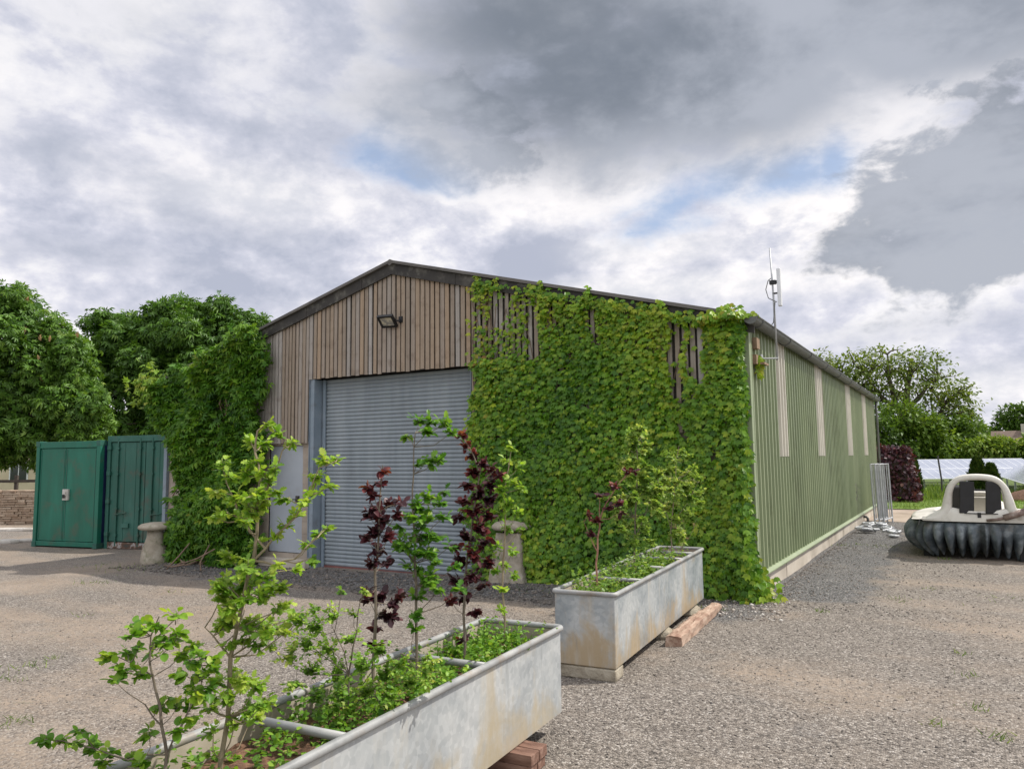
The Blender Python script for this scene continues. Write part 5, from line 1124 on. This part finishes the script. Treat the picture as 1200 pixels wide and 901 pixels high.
MB().lathe([(.01, -.1), (.06, -.085), (.095, -.03), (.1, .02), (.07, .075), (.01, .095)], (.70, 0, .86), 16, .03).build('silencer', M_exh, ex, local=True, smooth=True)
mb = MB(); mb.box(-.80, -.73, .10, .17, .62, .665); mb.tube([(-.78, .1, .66), (-.84, .0, .62), (-.86, -.06, .54)], .008, 5); mb.build('cleat', M_black, hv, local=True)

# ------------------------------------------------------------------ right background
M_hedge = leafmat('purple_hedge_leaf', [(0, (.016, .009, .013)), (.5, (.045, .018, .028)), (.85, (.10, .03, .045)), (.96, (.16, .05, .06)), (1, (.2, .10, .09))], .2, .36, .6)
def hedge(name, label, cat, mat, x0, x1, y0, y1, h, n, size, seed, tpl=LEAF_OVAL, taper=0.0, trange=(.1, .9), woody=True):
    r = np.random.default_rng(seed); c = ((x0 + x1) / 2, (y0 + y1) / 2, gz((x0 + x1) / 2, (y0 + y1) / 2)); k = thing(name, label, cat, c)
    a = np.array([(x1 - x0) * h * 2, (y1 - y0) * h * 2, (x1 - x0) * (y1 - y0)]); f = r.choice(3, n, p=a / a.sum())
    u, v, s = r.uniform(0, 1, n), r.uniform(0, 1, n), r.choice([0, 1], n)
    P = np.zeros((n, 3)); Nn = np.zeros((n, 3))
    P[:, 0] = np.where(f == 1, np.where(s, x1, x0), x0 + (x1 - x0) * u); P[:, 1] = np.where(f == 0, np.where(s, y1, y0), y0 + (y1 - y0) * np.where(f == 1, u, v)); P[:, 2] = np.where(f == 2, h, h * v)
    Nn[:, 0] = (f == 1) * (2 * s - 1); Nn[:, 1] = (f == 0) * (2 * s - 1); Nn[:, 2] = (f == 2)
    wob = .07 * np.sin(P[:, 0] * 4 + P[:, 2] * 3) + .06 * np.sin(P[:, 1] * 5 - P[:, 2] * 4)
    P += Nn * (wob - r.uniform(0, .18, n))[:, None] + r.normal(0, .03, (n, 3))
    ck = .16 * np.clip((P[:, 2] / h) ** 4, 0, 1); P[:, 0] += (c[0] - P[:, 0]) * ck * .5; P[:, 1] += (c[1] - P[:, 1]) * ck
    P[:, 2] += c[2]
    y = Nn * .4 + r.normal(0, .6, (n, 3)) + [0, 0, -.1]; z = Nn + [0, 0, .5] + r.normal(0, .4, (n, 3))
    T = np.clip(trange[0] + (trange[1] - trange[0]) * (.35 + .35 * r.uniform(0, 1, n) + .15) + r.normal(0, .13, n), 0, 1)
    leaves('foliage', mat, k, tpl, P, y, z, size * r.uniform(.6, 1.3, n), T)
    mb = MB(); q = .2; mb.box(x0 + q, x1 - q, y0 + q, y1 - q, c[2] + .25, c[2] + h - .25); mb.build('twig_mass', M_bark, k)
hedge('beech_hedge', 'clipped dark purple hedge beyond the far corner of the barn', 'hedge', M_hedge, -6.5, -1.45, 30.6, 32.2, 2.0, 9000, .13, 81)
M_con = leafmat('conifer_spray', [(0, (.012, .03, .008)), (.5, (.035, .07, .012)), (1, (.10, .13, .025))], .15, .6, .3)
def conifer(label, px, py, D, wpx, hpx, seed, n=2600):
    r = np.random.default_rng(seed); b = at_d(px, py, D); b[2] = gz(b[0], b[1]); s = D / FPX; R = wpx * s / 2; H = at_d(px, py - hpx, D)[2] - b[2]
    k = thing('conifer', label, 'conifer', b)
    u = r.uniform(0, 1, n) ** .8; a = r.uniform(0, 6.28, n); prof = np.sin(PI * np.clip(u * .86 + .14, 0, 1)) ** .7 * (1 - .25 * u)
    rad = R * prof * (.75 + .25 * r.uniform(0, 1, n)) * (1 + .10 * np.sin(a * 5 + u * 9))
    P = b + np.stack([rad * np.cos(a), rad * np.sin(a), u * H], -1); out_ = np.stack([np.cos(a), np.sin(a), np.full(n, 1.4)], -1)
    leaves('foliage', M_con, k, LEAF_SMALL, P, out_ + r.normal(0, .3, (n, 3)), np.stack([np.cos(a), np.sin(a), np.full(n, -.2)], -1) + r.normal(0, .3, (n, 3)), r.uniform(.12, .26, n), np.clip(.3 + .5 * r.uniform(0, 1, n), 0, 1))
    MB().tube([b - [0, 0, .1], b + [0, 0, H * .8]], [.08, .02], 6).build('trunk', M_bark, k)
conifer('taller dark bushy conifer behind the hovercraft hoop', 1147, 574, 33, 18, 36, 91); conifer('shorter rounded conifer to the right of the taller one', 1163, 574, 32.4, 15, 28, 92); conifer('dark conical shrub tucked against the purple hedge end', 1073, 578, 31.8, 13, 36, 93, 1200)

# solar arrays
M_pv, t, out = material('solar_glass'); co = objco(t)
gxy = t.n('ShaderNodeSeparateXYZ', {0: co})
principled(t, out, t.ramp(t.noise(co, 1.2, 3), [(.3, (.25, .275, .34)), (.7, (.32, .345, .41))]), .12, 0, 1.0)
M_alu = surf('aluminium_frame', [(.3, (.52, .54, .56)), (.7, (.66, .67, .68))], 5, 4, (.35, .5), metal=.3)
def solar(label, a, b, z0, z1, depth, ncol, bdir):
    a, b = np.array(a, float), np.array(b, float); e = (b - a) / np.linalg.norm(b - a); L = np.linalg.norm(b - a); bk = np.cross([0, 0, 1.0], e)
    if bk.dot(bdir) < 0: bk = -bk
    k = thing('solar_array', label, 'solar panels', a)
    up = bk * depth + np.array([0, 0, z1 - z0]); sl = np.linalg.norm(up); up = up / sl; nn = np.cross(e, up); nn = nn if nn[2] > 0 else -nn
    A = lambda s, q: a + e * s + up * q + np.array([0, 0, z0])
    for row in range(2):
        for c in range(ncol):
            w = L / ncol; ct = A(w * (c + .5), sl * (.25 + .5 * row))
            p = MB().obox(ct, e, up, nn, w / 2 - .012, sl / 4 - .02, .015).build('panel', M_pv, k)
    mb = MB()
    for c in range(ncol + 1): mb.obox(A(L * c / ncol, sl / 2) - nn * .002, e, up, nn, .014, sl / 2 + .02, .018)
    for q in (0, .5, 1): mb.obox(A(L / 2, sl * q) - nn * .001, e, up, nn, L / 2, .022 if q != .5 else .035, .0195)
    mb.build('frame', M_alu, k)
    for c in range(0, ncol + 1, 3):
        for q in (.12, .85):
            t_ = A(L * c / ncol, sl * q) - nn * .03; g_ = gz(t_[0], t_[1]); MB().tube([(t_[0], t_[1], g_ - .2), t_], .05, 6).build('leg', M_galv, k)
pa = at_d(1045, 561, 46); pb = at_d(1238, 561, 46); pa[2] = pb[2] = 0
z0 = at_d(1100, 561, 46)[2]; z1 = at_d(1100, 538.5, 49)[2]
solar('long solar array behind the lawn, left of the conifers', pa, pb, z0, z1, 3.0, 18, VH)
pa = at_d(1152, 551, 56); pb = at_d(1226, 577, 26.5); za, zb = pa[2], pb[2]; pa[2] = pb[2] = 0
solar('solar array at the right edge receding behind the hovercraft', pa, pb, (za + zb) / 2, (za + zb) / 2 + 1.1, 3.2, 22, RH)

# lawn edge growth, weeds on the yard
M_grass = leafmat('grass_blade', [(0, (.05, .10, .015)), (.5, (.11, .19, .03)), (.85, (.20, .27, .06)), (1, (.30, .28, .11))], .3, .5, .3)
BLADE = (np.array([(-.06, 0, 0), (.06, 0, 0), (.03, .6, .05), (0, 1, .14), (-.03, .6, .05)], float), np.array([(0, 1, 2), (0, 2, 4), (4, 2, 3)]))
def blades(name, label, cat, P, hts, seed, lean=.35, tr=(.1, .9)):
    r = np.random.default_rng(seed); n = len(P)
    y = np.stack([r.normal(0, lean, n), r.normal(0, lean, n), np.ones(n)], -1); z = r.normal(0, 1, (n, 3)); z[:, 2] *= .2
    return tag(leaves(name, M_grass, None, BLADE, P, y, z, hts, r.uniform(*tr, n)), label, cat, kind='stuff')
r = np.random.default_rng(5); n = 14000; x = r.uniform(-3, 5.5, n); y = 26.7 + 16 * r.uniform(0, 1, n) ** 1.6
blades('lawn_grass', 'short bright mown grass beyond the gravel track', 'grass', np.stack([x, y, hz(x, y) + .02], -1), r.uniform(.05, .13, n), 1)
n = 9000; x = r.uniform(-6, 9, n); y = r.uniform(35.5, 44, n); hh = (.35 + .5 * ss(35, 41, y)) * r.uniform(.5, 1.2, n) * (.6 + .4 * np.sin(x * 1.7) ** 2)
blades('rough_grass', 'tall rough grass and nettles in front of the solar arrays', 'grass', np.stack([x, y, hz(x, y)], -1), hh, 2)
P = []; H = []
for px, py, nn_, rad in ((35, 775, 40, .10), (62, 763, 20, .07), (15, 790, 25, .08), (22, 850, 40, .09), (110, 678, 60, .16), (150, 662, 120, .35), (120, 655, 60, .25), (205, 690, 14, .08), (95, 716, 14, .08), (330, 677, 40, .15), (962, 717, 26, .05), (1050, 703, 30, .10), (1090, 690, 20, .08), (1135, 790, 18, .05), (1142, 830, 22, .05), (1095, 850, 18, .04), (1170, 864, 26, .05), (1130, 765, 18, .05), (1025, 640, 50, .2), (1105, 655, 30, .1), (836, 712, 30, .12), (700, 688, 80, .5), (760, 690, 60, .4), (640, 690, 50, .3), (870, 705, 40, .15), (905, 700, 20, .06), (60, 590, 140, .5), (1050, 640, 25, .15), (1180, 700, 30, .3), (985, 640, 20, .1)):
    c = on_z(px, py, -.05 if px < 500 else 0.0)
    for i in range(nn_): x, y = c[0] + r.normal(0, rad), c[1] + r.normal(0, rad * .8); P.append((x, y, gz(x, y))); H.append(r.uniform(.02, .075) * (2.2 if py < 600 else 1))
blades('yard_weeds', 'small tufts of grass and moss sprouting through the gravel', 'weeds', np.array(P), np.array(H), 3, .9)
M_post = surf('dark_post', [(.3, (.03, .028, .026)), (.7, (.06, .055, .05))], 6)
p = at_d(1104, 585, 33.5); p[2] = gz(p[0], p[1]); k = thing('fence_post', 'thin dark leaning post on the lawn left of the hovercraft hoop', 'post', p)
MB().tube([p - [0, 0, .2], p + np.array([.03, 0, .9]), p + np.array([-.06, 0, 1.95])], .035, 6).build('post', M_post, k)
p = at_d(1192, 578, 30.5); k = thing('soil_mound', 'low brown earth mound with dry growth at the right edge', 'mound', (p[0], p[1], gz(p[0], p[1])))
MB().lathe([(1.6, -.1), (1.4, .15), (1.0, .38), (.5, .55), (.05, .6)], (p[0] + 1.0, p[1], gz(p[0], p[1])), 20, .12, 4).build('earth', M_soil, k, smooth=True)

# trees beyond the solar field
M_ash = leafmat('ash_leaf', [(0, (.036, .068, .012)), (.5, (.088, .145, .025)), (.85, (.155, .21, .045)), (1, (.23, .27, .08))], .38, .5, .3)
M_bush = leafmat('bush_leaf', [(0, (.030, .068, .011)), (.45, (.080, .152, .020)), (.8, (.165, .26, .034)), (1, (.28, .35, .08))], .3, .5, .35)
D = 62.0
def L6(*a): return lobe(*a)
b = at_d(1060, 545, D); b[2] = -.75
lob = [lobe(1000, 432, D, 34, 22), lobe(1040, 424, D, 36, 20), lobe(1078, 430, D, 36, 22), lobe(1060, 455, D, 42, 22), lobe(1015, 460, D, 30, 22), lobe(985, 445, D, 28, 22), lobe(1105, 455, D, 30, 20), lobe(1120, 475, D, 28, 18), lobe(1090, 485, D, 30, 16), lobe(960, 425, D, 22, 15), lobe(1132, 460, D, 14, 14)]
tk = [([b - [0, 0, .3], at_d(1062, 510, D), at_d(1061, 478, D), at_d(1064, 450, D), at_d(1070, 420, D)], [.5, .42, .3, .2, .06]), ([at_d(1062, 500, D), at_d(1050, 475, D), at_d(1042, 445, D), at_d(1040, 415, D)], [.3, .22, .16, .05]), ([at_d(1062, 480, D), at_d(1078, 465, D), at_d(1090, 448, D), at_d(1100, 440, D)], [.24, .18, .12, .04]), ([at_d(1050, 480, D), at_d(1030, 462, D), at_d(1015, 440, D), at_d(1000, 425, D)], [.2, .15, .1, .04]), ([at_d(1085, 515, D), at_d(1100, 490, D), at_d(1106, 475, D), at_d(1122, 462, D)], [.25, .2, .14, .05]), ([at_d(1106, 475, D), at_d(1098, 465, D), at_d(1092, 455, D)], [.12, .1, .04]), ([at_d(1020, 470, D), at_d(1010, 455, D), at_d(985, 440, D), at_d(965, 428, D)], [.18, .14, .1, .04])]
tree('ash_tree', 'big airy tree with dark forked limbs and sky showing through behind the barn', 'tree', b, lob, tk, LEAF_SMALL, M_ash, 13000, .36, 101, (.1, 1.0), .15, .35, 110, .52, None, .32)
def bush(label, px, py, D, lobs, n, size, seed, trange, mat=None):
    b = at_d(px, 545, D); b[2] = -.75
    tree('field_bush', label, 'bush', b, [lobe(a, c, D, rx, rz) for a, c, rx, rz in lobs], [([b - [0, 0, .3], at_d(px, py, D)], [.25, .08])], LEAF_SMALL, mat or M_bush, n, size, seed, trange, .45, .3, 14, 0.0, None, .15, sub_=7)
bush('bright green rounded bush under the airy tree', 1065, 490, 58, [(1060, 490, 28, 24), (1085, 505, 26, 24), (1040, 505, 22, 28), (1100, 520, 22, 16)], 5200, .40, 102, (.1, .85))
bush('dark dense bush close behind the purple hedge', 1025, 500, 57, [(1025, 505, 24, 34), (1000, 510, 26, 34), (1045, 525, 22, 16)], 4200, .38, 103, (.0, .45))
bush('dark bush in the middle of the field hedge', 1115, 515, 60, [(1110, 520, 28, 20), (1130, 510, 24, 22), (1090, 530, 22, 10)], 4200, .38, 104, (.0, .6))
bush('tall green bush left of the distant house', 1140, 495, 66, [(1133, 497, 20, 14), (1122, 505, 20, 16), (1140, 515, 14, 14)], 3200, .40, 105, (.1, .75))
bush('pale flowering bush in front of the distant house', 1160, 520, 57, [(1148, 524, 20, 12), (1172, 527, 22, 10), (1195, 528, 22, 10), (1165, 520, 10, 7)], 4200, .36, 106, (.35, 1.0))
bush('yellow green bush at the right edge before the distant house', 1215, 520, 56, [(1215, 522, 22, 16), (1245, 520, 26, 20), (1280, 520, 26, 20)], 2500, .40, 107, (.3, .9))
D = 120; hc = at_d(1180, 540, D); hc[2] = -1.5
hs = thing('stone_house', 'distant stone house with brown roof and chimney behind the bushes', 'house', hc)
M_hst = surf('pale_house_stone', [(.3, (.34, .31, .26)), (.7, (.46, .43, .38))], 1.2, 6, (.9, .95))
e = dirw * .86 - dirn * .5; e /= np.linalg.norm(e); bk = dirn * .86 + dirw * .5
hf = lambda a, b, z: hc + e * a + bk * b + np.array([0, 0, z])
Hr = at_d(1180, 506, D)[2] + 1.5; He = Hr - 2.3
mb = MB(); vs = []
mb.prism([(-2.9, 0), (2.9, 0), (2.9, He), (0, Hr - .1), (-2.9, He)], lambda b, z, a: hf(a, b, z), -7.0, 3.2); mb.build('wall', M_hst, hs)
mb = MB()
for s in (-1, 1): mb.prism([(s * 3.2, He - .2), (0, Hr), (0, Hr + .16), (s * 3.2, He - .04)], lambda b, z, a: hf(a, b, z), -7.3, 3.35)
rf_ = mb.build('roof', M_tile, hs)
mb = MB(); fbox(mb, hf, 2.2, 3.1, -.45, .45, Hr - .6, Hr + 1.2); mb.build('chimney', M_hst, rf_)
for a, z in ((-4.5, 1.0), (-1.0, 1.0), (-4.5, 3.2), (-1.0, 3.2)):
    mb = MB(); fbox(mb, hf, a - .5, a + .5, -2.98, -2.88, z, z + 1.2); w_ = mb.build('window', M_white, hs); mb = MB(); fbox(mb, hf, a - .42, a + .42, -3.0, -2.985, z + .08, z + 1.12); mb.build('pane', M_pane, w_)
D = 150; b = at_d(1192, 540, D); b[2] = -1.5
tree('oak_tree', 'round dark tree far behind the chimney of the distant house', 'tree', b, [lobe(1188, 488, D, 18, 14), lobe(1205, 492, D, 22, 18), lobe(1178, 500, D, 14, 10)], [([b, at_d(1190, 495, D)], [.5, .2])], LEAF_SMALL, M_bush, 2600, .9, 111, (.0, .5), .5, .3, 10)
D = 135; b = at_d(1143, 540, D); b[2] = -1.5
tree('oak_tree', 'low distant tree just left of the stone house roof', 'tree', b, [lobe(1146, 505, D, 10, 6), lobe(1138, 512, D, 12, 8)], [([b, at_d(1143, 510, D)], [.4, .15])], LEAF_SMALL, M_bush, 1500, .8, 112, (.1, .7), .5, .3, 8)
